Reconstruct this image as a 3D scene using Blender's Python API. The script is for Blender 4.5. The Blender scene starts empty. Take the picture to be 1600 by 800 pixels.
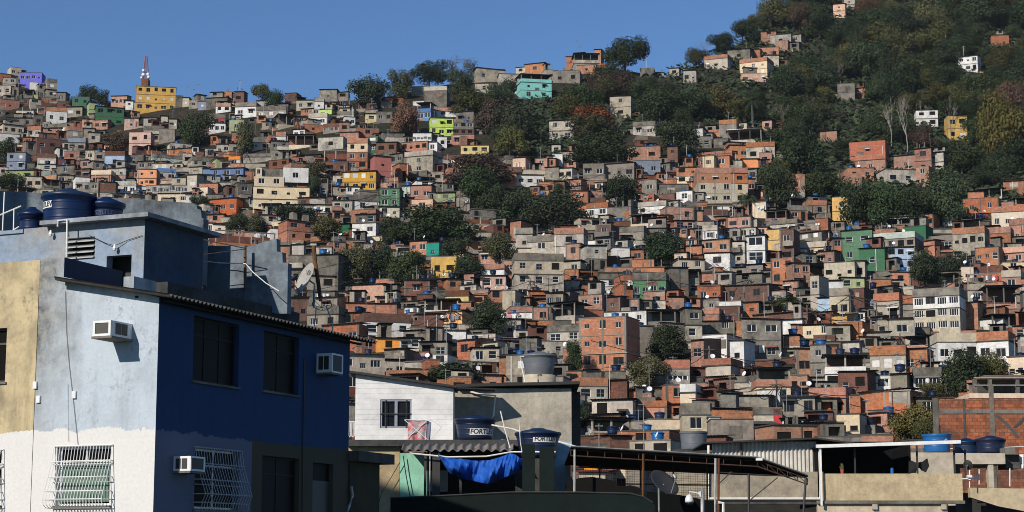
import bpy, bmesh, math, random
from mathutils import Vector, Matrix
R = math.radians
random.seed(7)
scene = bpy.context.scene
COL = scene.collection

# ------------------------------------------------------------------ camera, sky, sun, exposure
FPX = 2986.0            # focal length in pixels of the 1600 px wide photograph
PITCH = R(9.0)
cam_d = bpy.data.cameras.new("camera")
cam_d.sensor_width = 36.0
cam_d.lens = FPX / 1600.0 * 36.0
cam_d.clip_start = 0.5
cam_d.clip_end = 9000
cam = bpy.data.objects.new("camera", cam_d)
COL.objects.link(cam)
cam.location = (0, 0, 0)
cam.rotation_euler = (R(90) + PITCH, 0, 0)
scene.camera = cam

SUN_EL, SUN_AZ = R(28), R(36)         # sun behind the camera, to its left
S = Vector((-math.sin(SUN_AZ) * math.cos(SUN_EL), -math.cos(SUN_AZ) * math.cos(SUN_EL), math.sin(SUN_EL)))
world = bpy.data.worlds.new("World")
scene.world = world
world.use_nodes = True
nt = world.node_tree
nt.nodes.clear()
sky = nt.nodes.new("ShaderNodeTexSky")
sky.sky_type = 'NISHITA'
sky.sun_disc = False
sky.sun_elevation = SUN_EL
sky.sun_rotation = math.atan2(S.x, S.y)
sky.altitude = 3500
sky.air_density = 1.25
sky.dust_density = 0.0
sky.ozone_density = 3.0
bg = nt.nodes.new("ShaderNodeBackground")
bg.inputs[1].default_value = 0.083
wo = nt.nodes.new("ShaderNodeOutputWorld")
tint = nt.nodes.new("ShaderNodeMix"); tint.data_type = 'RGBA'; tint.blend_type = 'MULTIPLY'; tint.inputs[0].default_value = 1.0
tint.inputs[7].default_value = (0.78, 1.0, 1.22, 1)
nt.links.new(sky.outputs[0], tint.inputs[6])
nt.links.new(tint.outputs[2], bg.inputs[0])
nt.links.new(bg.outputs[0], wo.inputs[0])
sun_d = bpy.data.lights.new("sun", 'SUN')
sun_d.energy = 5.0
sun_d.angle = R(0.53)
sun_d.color = (1.0, 0.925, 0.815)
sun = bpy.data.objects.new("sun", sun_d)
COL.objects.link(sun)
sun.rotation_euler = S.to_track_quat('Z', 'Y').to_euler()
scene.view_settings.view_transform = 'Standard'
scene.view_settings.look = 'None'
scene.view_settings.exposure = 0.0
scene.view_settings.gamma = 1.0
scene.view_settings.use_curve_mapping = False
scene.render.engine = 'CYCLES'
scene.cycles.filter_width = 0.95
scene.cycles.max_bounces = 5
scene.cycles.diffuse_bounces = 2
scene.cycles.glossy_bounces = 2
scene.cycles.transparent_max_bounces = 8

# ------------------------------------------------------------------ helpers
def ray(px, py):
    u = (px - 800.0) / FPX
    v = (400.0 - py) / FPX
    return Vector((u, math.cos(PITCH) - v * math.sin(PITCH), math.sin(PITCH) + v * math.cos(PITCH)))
def P(px, py, d):
    r = ray(px, py)
    return r * (d / r.y)
def lerp_table(t, x):
    if x <= t[0][0]: return t[0][1]
    for (a, b), (c, e) in zip(t, t[1:]):
        if x <= c: return b + (e - b) * (x - a) / (c - a)
    return t[-1][1]
DT = [(-300, 900), (0, 680), (120, 560), (200, 490), (300, 420), (400, 350), (500, 285), (600, 225), (690, 195), (740, 165), (800, 140), (900, 110), (1150, 62), (1400, 35)]
def DEP(px, py):
    d = lerp_table(DT, py)
    if px < 600: d *= 1 + 0.15 * min(1.0, (600 - px) / 600.0) * max(0.0, min(1.0, (700 - py) / 300.0))
    return d

def tag(o, label=None, cat=None, group=None, kind=None):
    if label: o["label"] = label
    if cat: o["category"] = cat
    if group: o["group"] = group
    if kind: o["kind"] = kind
    return o
def empty(name, loc, rz=0.0):
    o = bpy.data.objects.new(name, None)
    o.empty_display_size = 0.3
    COL.objects.link(o)
    o.location = loc
    o.rotation_euler = (0, 0, rz)
    return o
def put(name, me, parent=None, loc=(0, 0, 0), rot=(0, 0, 0), sc=(1, 1, 1), mat=None):
    o = bpy.data.objects.new(name, me)
    COL.objects.link(o)
    if parent is not None: o.parent = parent
    o.location = loc
    o.rotation_euler = rot
    o.scale = sc
    if mat is not None:
        if not me.materials: me.materials.append(None)
        o.material_slots[0].link = 'OBJECT'
        o.material_slots[0].material = mat
    return o

class MB:
    def __init__(s): s.v = []; s.f = []; s.m = []
    def face(s, pts, mi=0):
        n = len(s.v); s.v += [tuple(p) for p in pts]; s.f.append(tuple(range(n, n + len(pts)))); s.m.append(mi)
    def box(s, x0, x1, y0, y1, z0, z1, mi=0, M=None):
        c = [Vector((x, y, z)) for z in (z0, z1) for y in (y0, y1) for x in (x0, x1)]
        if M is not None: c = [M @ p for p in c]
        n = len(s.v); s.v += [tuple(p) for p in c]
        for q in ((0, 2, 3, 1), (4, 5, 7, 6), (0, 1, 5, 4), (2, 6, 7, 3), (0, 4, 6, 2), (1, 3, 7, 5)):
            s.f.append(tuple(n + i for i in q)); s.m.append(mi)
    def hexa(s, p, mi=0):          # eight corners: bottom four then top four
        n = len(s.v); s.v += [tuple(q) for q in p]
        for q in ((3, 2, 1, 0), (4, 5, 6, 7), (0, 1, 5, 4), (1, 2, 6, 5), (2, 3, 7, 6), (3, 0, 4, 7)):
            s.f.append(tuple(n + i for i in q)); s.m.append(mi)
    def tube(s, pts, r, k=6, mi=0, r2=None, cap=True):
        pts = [Vector(p) for p in pts]
        rings = []
        for i, p in enumerate(pts):
            t = (pts[min(i + 1, len(pts) - 1)] - pts[max(i - 1, 0)])
            if t.length < 1e-9: t = Vector((0, 0, 1))
            t.normalize()
            a = Vector((0, 0, 1)) if abs(t.z) < 0.9 else Vector((1, 0, 0))
            e = t.cross(a).normalized(); g = t.cross(e)
            rr = r if r2 is None else r + (r2 - r) * i / max(1, len(pts) - 1)
            n = len(s.v)
            s.v += [tuple(p + e * math.cos(2 * math.pi * j / k) * rr + g * math.sin(2 * math.pi * j / k) * rr) for j in range(k)]
            rings.append(n)
        for a, b in zip(rings, rings[1:]):
            for j in range(k):
                s.f.append((a + j, a + (j + 1) % k, b + (j + 1) % k, b + j)); s.m.append(mi)
        if cap:
            s.f.append(tuple(rings[0] + j for j in range(k))[::-1]); s.m.append(mi)
            s.f.append(tuple(rings[-1] + j for j in range(k))); s.m.append(mi)
    def lathe(s, prof, k=32, mi=0, c=(0, 0, 0)):
        rings = []
        for (r, z) in prof:
            n = len(s.v)
            s.v += [(c[0] + r * math.cos(2 * math.pi * j / k), c[1] + r * math.sin(2 * math.pi * j / k), c[2] + z) for j in range(k)]
            rings.append(n)
        for a, b in zip(rings, rings[1:]):
            for j in range(k):
                s.f.append((a + j, a + (j + 1) % k, b + (j + 1) % k, b + j)); s.m.append(mi)
        s.f.append(tuple(rings[0] + j for j in range(k))[::-1]); s.m.append(mi)
        s.f.append(tuple(rings[-1] + j for j in range(k))); s.m.append(mi)
    def corr(s, o, du, dv, waves, amp, th=0.012, mi=0, per=6):
        """corrugated sheet: waves run along du, ribs along dv"""
        o, du, dv = Vector(o), Vector(du), Vector(dv)
        nn = du.cross(dv).normalized()
        n = waves * per
        for i in range(n):
            for side in (0, 1):
                q = []
                for (a, b) in ((i, 0), (i + 1, 0), (i + 1, 1), (i, 1)):
                    h = amp * math.cos(2 * math.pi * a / per) + (th if side else 0)
                    q.append(o + du * (a / n) + dv * b + nn * h)
                s.face(q if side else q[::-1], mi)
            for b in (0, 1):
                q = []
                for (a, t) in ((i, 0), (i + 1, 0), (i + 1, th), (i, th)):
                    q.append(o + du * (a / n) + dv * b + nn * (amp * math.cos(2 * math.pi * a / per) + t))
                s.face(q, mi)
    def wall_open(s, f, u0, u1, v0, v1, holes, rd, mi=0, mfun=None, mrev=None):
        """wall sheet in (u, v) with rectangular holes; f(u, v, w) places a point, w = depth inwards"""
        us = sorted({u0, u1, *[min(max(h[0], u0), u1) for h in holes], *[min(max(h[1], u0), u1) for h in holes]})
        vs = sorted({v0, v1, *[min(max(h[2], v0), v1) for h in holes], *[min(max(h[3], v0), v1) for h in holes]})
        for a, b in zip(us, us[1:]):
            for c, d in zip(vs, vs[1:]):
                cu, cv = (a + b) / 2, (c + d) / 2
                if any(h[0] < cu < h[1] and h[2] < cv < h[3] for h in holes): continue
                s.face([f(a, c, 0), f(b, c, 0), f(b, d, 0), f(a, d, 0)], mfun(cu, cv) if mfun else mi)
        for h in holes:
            mm = mi if mrev is None else mrev
            a, b, c, d = h[:4]
            s.face([f(a, c, 0), f(a, d, 0), f(a, d, rd), f(a, c, rd)], mm)
            s.face([f(b, c, 0), f(b, c, rd), f(b, d, rd), f(b, d, 0)], mm)
            s.face([f(a, c, 0), f(a, c, rd), f(b, c, rd), f(b, c, 0)], mm)
            s.face([f(a, d, 0), f(b, d, 0), f(b, d, rd), f(a, d, rd)], mm)
    def mesh(s, name, mats=(), smooth=False):
        me = bpy.data.meshes.new(name)
        me.from_pydata(s.v, [], s.f)
        for m in mats: me.materials.append(m)
        if len(mats) > 1: me.polygons.foreach_set("material_index", s.m)
        if smooth: me.polygons.foreach_set("use_smooth", [True] * len(s.f))
        me.update()
        return me
    def build(s, name, mats, parent=None, smooth=False, loc=(0, 0, 0), rot=(0, 0, 0)):
        if not isinstance(mats, (list, tuple)): mats = [mats]
        return put(name, s.mesh(name, mats, smooth), parent, loc, rot)

# ------------------------------------------------------------------ materials
def nodes(name):
    m = bpy.data.materials.new(name); m.use_nodes = True
    t = m.node_tree; b = t.nodes["Principled BSDF"]
    return m, t, b
def N(t, typ, **kw):
    n = t.nodes.new(typ)
    for k, v in kw.items(): setattr(n, k, v)
    return n
def mixc(t, fac, a, b, typ='MIX'):
    n = N(t, "ShaderNodeMix", data_type='RGBA', blend_type=typ)
    for i, x in ((0, fac), (6, a), (7, b)):
        if hasattr(x, 'is_linked') or hasattr(x, 'links'): t.links.new(x, n.inputs[i])
        else: n.inputs[i].default_value = (*x, 1) if isinstance(x, tuple) and len(x) == 3 else x
    return n.outputs[2]
def ramp(t, x, a, b, lo=0.0, hi=1.0):
    n = N(t, "ShaderNodeMapRange"); t.links.new(x, n.inputs[0])
    for i, q in ((1, a), (2, b), (3, lo), (4, hi)): n.inputs[i].default_value = q
    return n.outputs[0]
def objvec(t, scale=(1, 1, 1), rnd=True):
    tc = N(t, "ShaderNodeTexCoord"); v = tc.outputs["Object"]
    if rnd:
        oi = N(t, "ShaderNodeObjectInfo")
        mu = N(t, "ShaderNodeMath", operation='MULTIPLY'); t.links.new(oi.outputs["Random"], mu.inputs[0]); mu.inputs[1].default_value = 173.0
        ad = N(t, "ShaderNodeVectorMath", operation='ADD'); t.links.new(v, ad.inputs[0]); t.links.new(mu.outputs[0], ad.inputs[1]); v = ad.outputs[0]
    sc = N(t, "ShaderNodeVectorMath", operation='MULTIPLY'); t.links.new(v, sc.inputs[0]); sc.inputs[1].default_value = scale
    return sc.outputs[0]
def noise(t, vec, scale, detail=4, rough=0.6):
    n = N(t, "ShaderNodeTexNoise"); t.links.new(vec, n.inputs["Vector"])
    n.inputs["Scale"].default_value = scale; n.inputs["Detail"].default_value = detail; n.inputs["Roughness"].default_value = rough
    return n.outputs["Fac"]
def vary(t, col, hue=0.012, val=0.3, sat=0.25):
    """every object of one material a little different"""
    oi = N(t, "ShaderNodeObjectInfo")
    h = N(t, "ShaderNodeHueSaturation"); t.links.new(col, h.inputs["Color"])
    t.links.new(ramp(t, oi.outputs["Random"], 0, 1, 0.5 - hue, 0.5 + hue), h.inputs["Hue"])
    wn = N(t, "ShaderNodeTexWhiteNoise", noise_dimensions='1D'); t.links.new(oi.outputs["Random"], wn.inputs["W"])
    t.links.new(ramp(t, wn.outputs["Value"], 0, 1, 1 - val, 1 + val * 0.6), h.inputs["Value"])
    wn2 = N(t, "ShaderNodeTexWhiteNoise", noise_dimensions='1D')
    mu = N(t, "ShaderNodeMath", operation='ADD'); t.links.new(oi.outputs["Random"], mu.inputs[0]); mu.inputs[1].default_value = 3.7
    t.links.new(mu.outputs[0], wn2.inputs["W"])
    t.links.new(ramp(t, wn2.outputs["Value"], 0, 1, 1 - sat, 1 + sat * 0.4), h.inputs["Saturation"])
    return h.outputs["Color"]
def wallmat(name, base, dirt=(0.07, 0.065, 0.06), amt=0.6, var=0.25, rough=0.92, scale=1.0, bump=0.0, streak=0.6, moss=0.0):
    m, t, b = nodes(name)
    v = objvec(t)
    f1 = ramp(t, noise(t, v, 0.5 * scale, 6, 0.72), 0.44, 0.68)
    v2 = objvec(t, (2.2, 2.2, 0.16))
    f2 = ramp(t, noise(t, v2, 1.0 * scale, 5, 0.7), 0.5, 0.8)
    f3 = ramp(t, noise(t, v, 2.6 * scale, 5, 0.75), 0.32, 0.68, 0.74, 1.12)
    rgb = N(t, "ShaderNodeRGB"); rgb.outputs[0].default_value = (*base, 1)
    col = vary(t, rgb.outputs[0], val=var) if var else rgb.outputs[0]
    mm = N(t, "ShaderNodeMath", operation='MULTIPLY'); t.links.new(f1, mm.inputs[0]); mm.inputs[1].default_value = amt
    col = mixc(t, mm.outputs[0], col, dirt)
    m2 = N(t, "ShaderNodeMath", operation='MULTIPLY'); t.links.new(f2, m2.inputs[0]); m2.inputs[1].default_value = amt * streak
    col = mixc(t, m2.outputs[0], col, dirt)
    hs = N(t, "ShaderNodeHueSaturation"); t.links.new(col, hs.inputs["Color"]); t.links.new(f3, hs.inputs["Value"])
    t.links.new(hs.outputs[0], b.inputs["Base Color"])
    b.inputs["Roughness"].default_value = rough
    b.inputs["Specular IOR Level"].default_value = 0.25
    if bump:
        bp = N(t, "ShaderNodeBump"); bp.inputs["Strength"].default_value = bump; bp.inputs["Distance"].default_value = 0.03
        t.links.new(noise(t, v, 9 * scale, 5), bp.inputs["Height"]); t.links.new(bp.outputs[0], b.inputs["Normal"])
    return m
def brickmat(name, c1, c2, mortar, bw=0.32, bh=0.21, amt=0.45, var=0.22, mort=0.018, dirt=(0.06, 0.045, 0.04)):
    m, t, b = nodes(name)
    tc = N(t, "ShaderNodeTexCoord")
    sp = N(t, "ShaderNodeSeparateXYZ"); t.links.new(tc.outputs["Object"], sp.inputs[0])
    ad = N(t, "ShaderNodeMath", operation='ADD'); t.links.new(sp.outputs[0], ad.inputs[0]); t.links.new(sp.outputs[1], ad.inputs[1])
    cb = N(t, "ShaderNodeCombineXYZ"); t.links.new(ad.outputs[0], cb.inputs[0]); t.links.new(sp.outputs[2], cb.inputs[1])
    bt = N(t, "ShaderNodeTexBrick"); t.links.new(cb.outputs[0], bt.inputs["Vector"])
    bt.inputs["Scale"].default_value = 1.0
    bt.inputs["Brick Width"].default_value = bw; bt.inputs["Row Height"].default_value = bh; bt.inputs["Mortar Size"].default_value = mort
    bt.inputs["Mortar Smooth"].default_value = 0.3; bt.inputs["Bias"].default_value = 0.0
    bt.inputs["Color1"].default_value = (*c1, 1); bt.inputs["Color2"].default_value = (*c2, 1); bt.inputs["Mortar"].default_value = (*mortar, 1)
    col = vary(t, bt.outputs["Color"], hue=0.008, val=var) if var else bt.outputs["Color"]
    v = objvec(t)
    f1 = ramp(t, noise(t, v, 0.55, 5, 0.65), 0.45, 0.75, 0, amt)
    col = mixc(t, f1, col, dirt)
    v2 = objvec(t, (2.0, 2.0, 0.2))
    f2 = ramp(t, noise(t, v2, 1.1, 4, 0.7), 0.52, 0.8, 0, amt * 0.8)
    col = mixc(t, f2, col, dirt)
    f4 = ramp(t, noise(t, v, 1.6, 3, 0.6), 0.62, 0.78, 0, 0.28)
    col = mixc(t, f4, col, (0.33, 0.29, 0.25))
    hs = N(t, "ShaderNodeHueSaturation"); t.links.new(col, hs.inputs["Color"]); t.links.new(ramp(t, noise(t, v, 2.4, 5, 0.75), 0.32, 0.68, 0.72, 1.15), hs.inputs["Value"])
    t.links.new(hs.outputs[0], b.inputs["Base Color"])
    b.inputs["Roughness"].default_value = 0.95
    b.inputs["Specular IOR Level"].default_value = 0.2
    return m
def plain(name, base, rough=0.6, metal=0.0, spec=0.5, var=0.0, mott=0.12, scale=4.0):
    m, t, b = nodes(name)
    rgb = N(t, "ShaderNodeRGB"); rgb.outputs[0].default_value = (*base, 1)
    col = vary(t, rgb.outputs[0], val=var) if var else rgb.outputs[0]
    hs = N(t, "ShaderNodeHueSaturation"); t.links.new(col, hs.inputs["Color"])
    t.links.new(ramp(t, noise(t, objvec(t), scale, 4), 0.3, 0.7, 1 - mott, 1 + mott), hs.inputs["Value"])
    t.links.new(hs.outputs[0], b.inputs["Base Color"])
    b.inputs["Roughness"].default_value = rough; b.inputs["Metallic"].default_value = metal; b.inputs["Specular IOR Level"].default_value = spec
    return m
def leafmat(name, c1, c2, c3):
    m, t, b = nodes(name)
    v = objvec(t)
    geo = N(t, "ShaderNodeNewGeometry")
    col = mixc(t, ramp(t, noise(t, v, 0.9, 3), 0.35, 0.65), c1, c2)
    col = mixc(t, ramp(t, geo.outputs["Random Per Island"], 0.75, 1.0, 0, 0.8), col, c3)
    col = vary(t, col, hue=0.02, val=0.35, sat=0.2)
    t.links.new(col, b.inputs["Base Color"])
    b.inputs["Roughness"].default_value = 0.75
    b.inputs["Specular IOR Level"].default_value = 0.25
    return m

M = {}
# letter -> wall material
BR = dict(
    b=brickmat("orange_brick", (0.46, 0.170, 0.086), (0.31, 0.108, 0.054), (0.34, 0.22, 0.15), amt=0.6),
    d=brickmat("dark_red_brick", (0.19, 0.062, 0.034), (0.13, 0.045, 0.027), (0.14, 0.09, 0.065), amt=0.7),
    p=brickmat("pale_pink_brick", (0.47, 0.19, 0.098), (0.40, 0.15, 0.075), (0.38, 0.27, 0.2), amt=0.5),
    q=brickmat("bright_orange_brick", (0.52, 0.150, 0.056), (0.40, 0.110, 0.042), (0.26, 0.13, 0.08), amt=0.3, var=0.06),
    g=wallmat("grey_plaster", (0.30, 0.258, 0.205), amt=0.8),
    l=wallmat("light_grey_plaster", (0.47, 0.415, 0.34), amt=0.75),
    k=wallmat("weathered_concrete", (0.185, 0.165, 0.135), dirt=(0.03, 0.028, 0.024), amt=0.85),
    w=wallmat("white_paint", (0.68, 0.66, 0.63), dirt=(0.2, 0.19, 0.17), amt=0.5, var=0.14),
    c=wallmat("cream_paint", (0.66, 0.52, 0.36), amt=0.3, var=0.15, dirt=(0.2, 0.17, 0.13)),
    e=wallmat("beige_plaster", (0.48, 0.41, 0.31), amt=0.45, var=0.2),
    s=wallmat("salmon_paint", (0.62, 0.38, 0.26), amt=0.4, var=0.15),
    Y=wallmat("yellow_paint", (0.58, 0.31, 0.045), amt=0.5, var=0.1, dirt=(0.22, 0.14, 0.07)),
    y=wallmat("pale_yellow_paint", (0.68, 0.54, 0.22), amt=0.4, var=0.1),
    O=wallmat("orange_paint", (0.78, 0.28, 0.035), amt=0.2, var=0.08),
    G=wallmat("green_paint", (0.085, 0.21, 0.10), amt=0.35, var=0.12),
    H=wallmat("pale_green_paint", (0.30, 0.36, 0.16), amt=0.35, var=0.15),
    D=wallmat("deep_green_paint", (0.022, 0.135, 0.055), amt=0.3, var=0.1),
    M=wallmat("teal_paint", (0.03, 0.27, 0.21), amt=0.25, var=0.08),
    A=wallmat("aqua_paint", (0.17, 0.55, 0.47), amt=0.25, var=0.08),
    m=wallmat("pale_mint_paint", (0.46, 0.52, 0.45), amt=0.35, var=0.1),
    L=wallmat("lime_paint", (0.42, 0.62, 0.05), amt=0.3, var=0.06),
    U=wallmat("mid_blue_paint", (0.10, 0.19, 0.38), amt=0.3, var=0.12),
    B=wallmat("sky_blue_paint", (0.36, 0.47, 0.60), amt=0.3, var=0.12),
    V=wallmat("violet_paint", (0.19, 0.17, 0.60), amt=0.2, var=0.05),
    R=wallmat("red_paint", (0.38, 0.035, 0.025), amt=0.3, var=0.1),
    z=wallmat("blue_grey_paint", (0.21, 0.24, 0.31), amt=0.4, var=0.1),
)
WORD = dict(q="bright orange brick", b="orange brick", d="dark red brick", p="pale pinkish brick", g="grey plastered", l="light grey", k="dark weathered concrete", w="white", c="cream", e="beige",
            s="salmon pink", Y="yellow", y="pale yellow", O="orange painted", G="green", H="pale green", D="deep green", M="teal", A="aqua", m="pale mint", L="lime green", U="blue",
            B="sky blue", V="violet", R="red", z="blue grey")
m_slab = wallmat("concrete_slab", (0.17, 0.155, 0.135), dirt=(0.04, 0.038, 0.035), amt=0.7)
m_soot = wallmat("sooty_concrete", (0.085, 0.08, 0.072), dirt=(0.02, 0.02, 0.018), amt=0.7, bump=0.5)
m_nearglass = plain("unlit_glass", (0.006, 0.006, 0.006), 0.5, spec=0.06)
m_brown = plain("dark_brown_frame", (0.018, 0.014, 0.011), 0.7, spec=.2)
m_sheet = wallmat("fibre_cement_sheet", (0.075, 0.07, 0.064), dirt=(0.04, 0.038, 0.034), amt=0.7)
m_tile = wallmat("clay_roof", (0.28, 0.085, 0.05), amt=0.4)
m_blacksheet = plain("blackened_sheet", (0.02, 0.019, 0.018), 0.8)
m_glass = plain("dark_glass", (0.008, 0.009, 0.011), 0.25, spec=0.22, mott=0.3)
m_void = plain("unlit_opening", (0.012, 0.011, 0.010), 0.95, spec=0.1)
m_frw = plain("white_frame", (0.70, 0.69, 0.67), 0.5)
m_fra = plain("aluminium_frame", (0.42, 0.42, 0.42), 0.4, metal=0.5)
m_frd = plain("dark_frame", (0.05, 0.045, 0.04), 0.6)
m_shut = plain("white_shutter", (0.62, 0.60, 0.56), 0.6, var=0.2)
m_tank = plain("blue_tank_plastic", (0.004, 0.0155, 0.056), 0.4, spec=0.35, var=0.25, mott=0.1)
m_tankl = plain("bright_blue_tank_plastic", (0.010, 0.10, 0.30), 0.38, mott=0.08)
m_tankg = plain("grey_tank_plastic", (0.11, 0.12, 0.135), 0.5, mott=0.1)
m_pvc = plain("white_pvc", (0.68, 0.66, 0.62), 0.5)
m_rust = wallmat("rusty_steel", (0.16, 0.065, 0.03), dirt=(0.03, 0.02, 0.015), amt=0.7, scale=4)
m_steel = plain("galvanised_steel", (0.35, 0.35, 0.34), 0.5, metal=0.6, mott=0.25)
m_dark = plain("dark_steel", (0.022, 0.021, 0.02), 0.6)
m_wire = plain("black_cable", (0.02, 0.02, 0.02), 0.7)
m_wood = wallmat("old_wood", (0.15, 0.09, 0.055), amt=0.5, scale=4)
m_white = plain("white_plastic", (0.66, 0.66, 0.66), 0.45)
# ------------------------------------------------------------------ the hillside
SKY = [(-700, 120), (0, 128), (60, 142), (120, 168), (210, 172), (280, 166), (400, 160), (450, 160), (540, 158), (600, 152), (700, 132), (760, 128), (850, 120), (900, 106),
       (950, 106), (1000, 114), (1040, 124), (1060, 118), (1100, 98), (1150, 72), (1200, 36), (1230, 8), (1300, -50), (1600, -190), (2300, -290)]
def terrain():
    mb = MB(); cols = list(range(-700, 2301, 25))
    rows = [1.0 - i / 60.0 for i in range(61)]
    grid = []
    for px in cols:
        top = lerp_table(SKY, px); line = []
        q = P(px, 1400, 35)
        line.append(Vector((q.x * 0.2, -60, -7))); line.append(Vector((q.x, 20, -6.6)))
        for t in rows:
            py = top + (1400 - top) * (t ** 1.6)
            line.append(P(px, py, DEP(px, py)))
        l = line[-1]
        for dy, dz in ((15, -2), (60, -25), (200, -90)): line.append(Vector((l.x * (1 + dy / l.y), l.y + dy, l.z + dz)))
        grid.append(line)
    n = len(grid[0])
    for line in grid: mb.v += [tuple(p) for p in line]
    for i in range(len(grid) - 1):
        for j in range(n - 1):
            mb.f.append((i * n + j, (i + 1) * n + j, (i + 1) * n + j + 1, i * n + j + 1)); mb.m.append(0)
    m, t, b = nodes("hillside_soil")
    tc = N(t, "ShaderNodeTexCoord")
    f = ramp(t, noise(t, tc.outputs["Object"], 0.06, 6, 0.7), 0.4, 0.6)
    f2 = ramp(t, noise(t, tc.outputs["Object"], 0.7, 4, 0.7), 0.4, 0.65)
    c = mixc(t, f, (0.024, 0.028, 0.014), (0.060, 0.045, 0.033))
    c = mixc(t, f2, c, (0.018, 0.019, 0.013))
    t.links.new(c, b.inputs["Base Color"]); b.inputs["Roughness"].default_value = 1.0; b.inputs["Specular IOR Level"].default_value = 0.1
    o = mb.build("hillside", m, smooth=True)
    tag(o, kind="structure")
terrain()

# ------------------------------------------------------------------ shared unit meshes
def cube_mesh():
    mb = MB(); mb.box(-.5, .5, -.5, .5, 0, 1); return mb
UC = cube_mesh().mesh("unit_block", [m_slab])
def win_mesh(name, nx, ny, fr, frame_only=False, t=0.048):
    mb = MB()
    mb.box(-.5, -.5 + t, -.03, .03, 0, 1); mb.box(.5 - t, .5, -.03, .03, 0, 1)
    mb.box(-.5 + t, .5 - t, -.03, .03, 0, t); mb.box(-.5 + t, .5 - t, -.03, .03, 1 - t, 1)
    for i in range(1, nx):
        x = -.5 + i / nx; mb.box(x - t * .4, x + t * .4, -.025, .025, t, 1 - t)
    for j in range(1, ny):
        z = j / ny; mb.box(-.5 + t, .5 - t, -.022, .022, z - t * .35, z + t * .35)
    if not frame_only: mb.box(-.5 + t * .5, .5 - t * .5, -.008, .008, t * .5, 1 - t * .5, 1)
    return mb.mesh(name, [fr] if frame_only else [fr, m_glass])
WIN = {}
for k, (nx, ny, fr) in {"w2": (2, 1, m_frw), "w3": (3, 1, m_frw), "w4": (4, 1, m_frw), "a2": (2, 2, m_fra), "d2": (2, 1, m_frd), "w1": (1, 2, m_frw)}.items():
    WIN[k] = (win_mesh("window_frame", nx, ny, fr, True), win_mesh("glazed_window", nx, ny, fr))
def shut_mesh():
    mb = MB(); mb.box(-.5, .5, -.03, .03, 0, 1)
    for i in range(7): mb.box(-.46, .46, -.05, -.03, .05 + i * .13, .13 + i * .13)
    mb.box(-.02, .02, -.06, -.03, 0.0, 1)
    return mb.mesh("shutter_leaves", [m_shut])
SHUT = shut_mesh()
PANE = (lambda mb: (mb.box(-.47, .47, -.008, .008, .03, .97), mb.mesh("pane_sheet", [m_glass]))[1])(MB())
VOID = (lambda mb: (mb.box(-.5, .5, -.01, .01, 0, 1), mb.mesh("opening_dark", [m_void]))[1])(MB())
def sheet_mesh():
    mb = MB(); mb.corr((-.5, -.5, 0), (1, 0, 0), (0, 1, 0), 14, .012, .01); return mb.mesh("corrugated_sheet", [m_sheet])
SHEET = sheet_mesh()
def tank_mesh(R0=0.75, H=0.85, taper=0.84, k=20):
    mb = MB()
    prof = [(R0 * taper, 0)]
    for i in range(1, 4):
        z = H * i / 4; r = R0 * (taper + (1 - taper) * i / 4)
        prof += [(r, z - .02), (r + .01, z), (r, z + .02)]
    prof += [(R0, H - .06), (R0 + .05, H - .05), (R0 + .05, H), (R0 + .06, H + .01), (R0 + .06, H + .05), (R0 * .8, H + .11), (R0 * .3, H + .19), (R0 * .22, H + .23), (0.01, H + .24)]
    mb.lathe(prof, k)
    return mb.mesh("tank_body", [m_tank], True)
TANK = tank_mesh()
def dish_mesh():
    mb = MB(); prof_o = []
    k = 14
    rings = [(0.0, 0.0), (0.2, .012), (0.35, .04), (0.5, .09)]
    idx = []
    for (r, h) in rings:
        n = len(mb.v); mb.v += [(r * math.cos(2 * math.pi * j / k), -h - .5 * 0, r * math.sin(2 * math.pi * j / k)) for j in range(k)]; idx.append(n)
    for a, b in zip(idx, idx[1:]):
        for j in range(k): mb.f.append((a + j, a + (j + 1) % k, b + (j + 1) % k, b + j)); mb.m.append(0)
    mb.tube([(0, 0.0, 0), (0, .15, -.1), (0, .15, -.75)], .025, 5)
    mb.tube([(0, -.06, -.48), (0, -.45, -.12)], .015, 4); mb.box(-.04, .04, -.5, -.42, -.16, -.06)
    return mb.mesh("dish_bowl", [m_white])
DISH = dish_mesh()

def aerial_mesh():
    mb = MB(); mb.tube([(0, 0, 0), (0, 0, 2.6)], .035, 5); mb.tube([(-.5, 0, 2.45), (.5, 0, 2.45)], .022, 4)
    for i in range(5): mb.tube([(-.4 + .2 * i, -.3, 2.45), (-.4 + .2 * i, .3, 2.45)], .016, 4)
    return mb.mesh("aerial_rods", [m_steel])
AERIAL = aerial_mesh()
DPIPE = (lambda mb: (mb.tube([(0, 0, 0), (0, 0, 1)], .055, 6), mb.mesh("pipe_run", [m_pvc]))[1])(MB())
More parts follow.
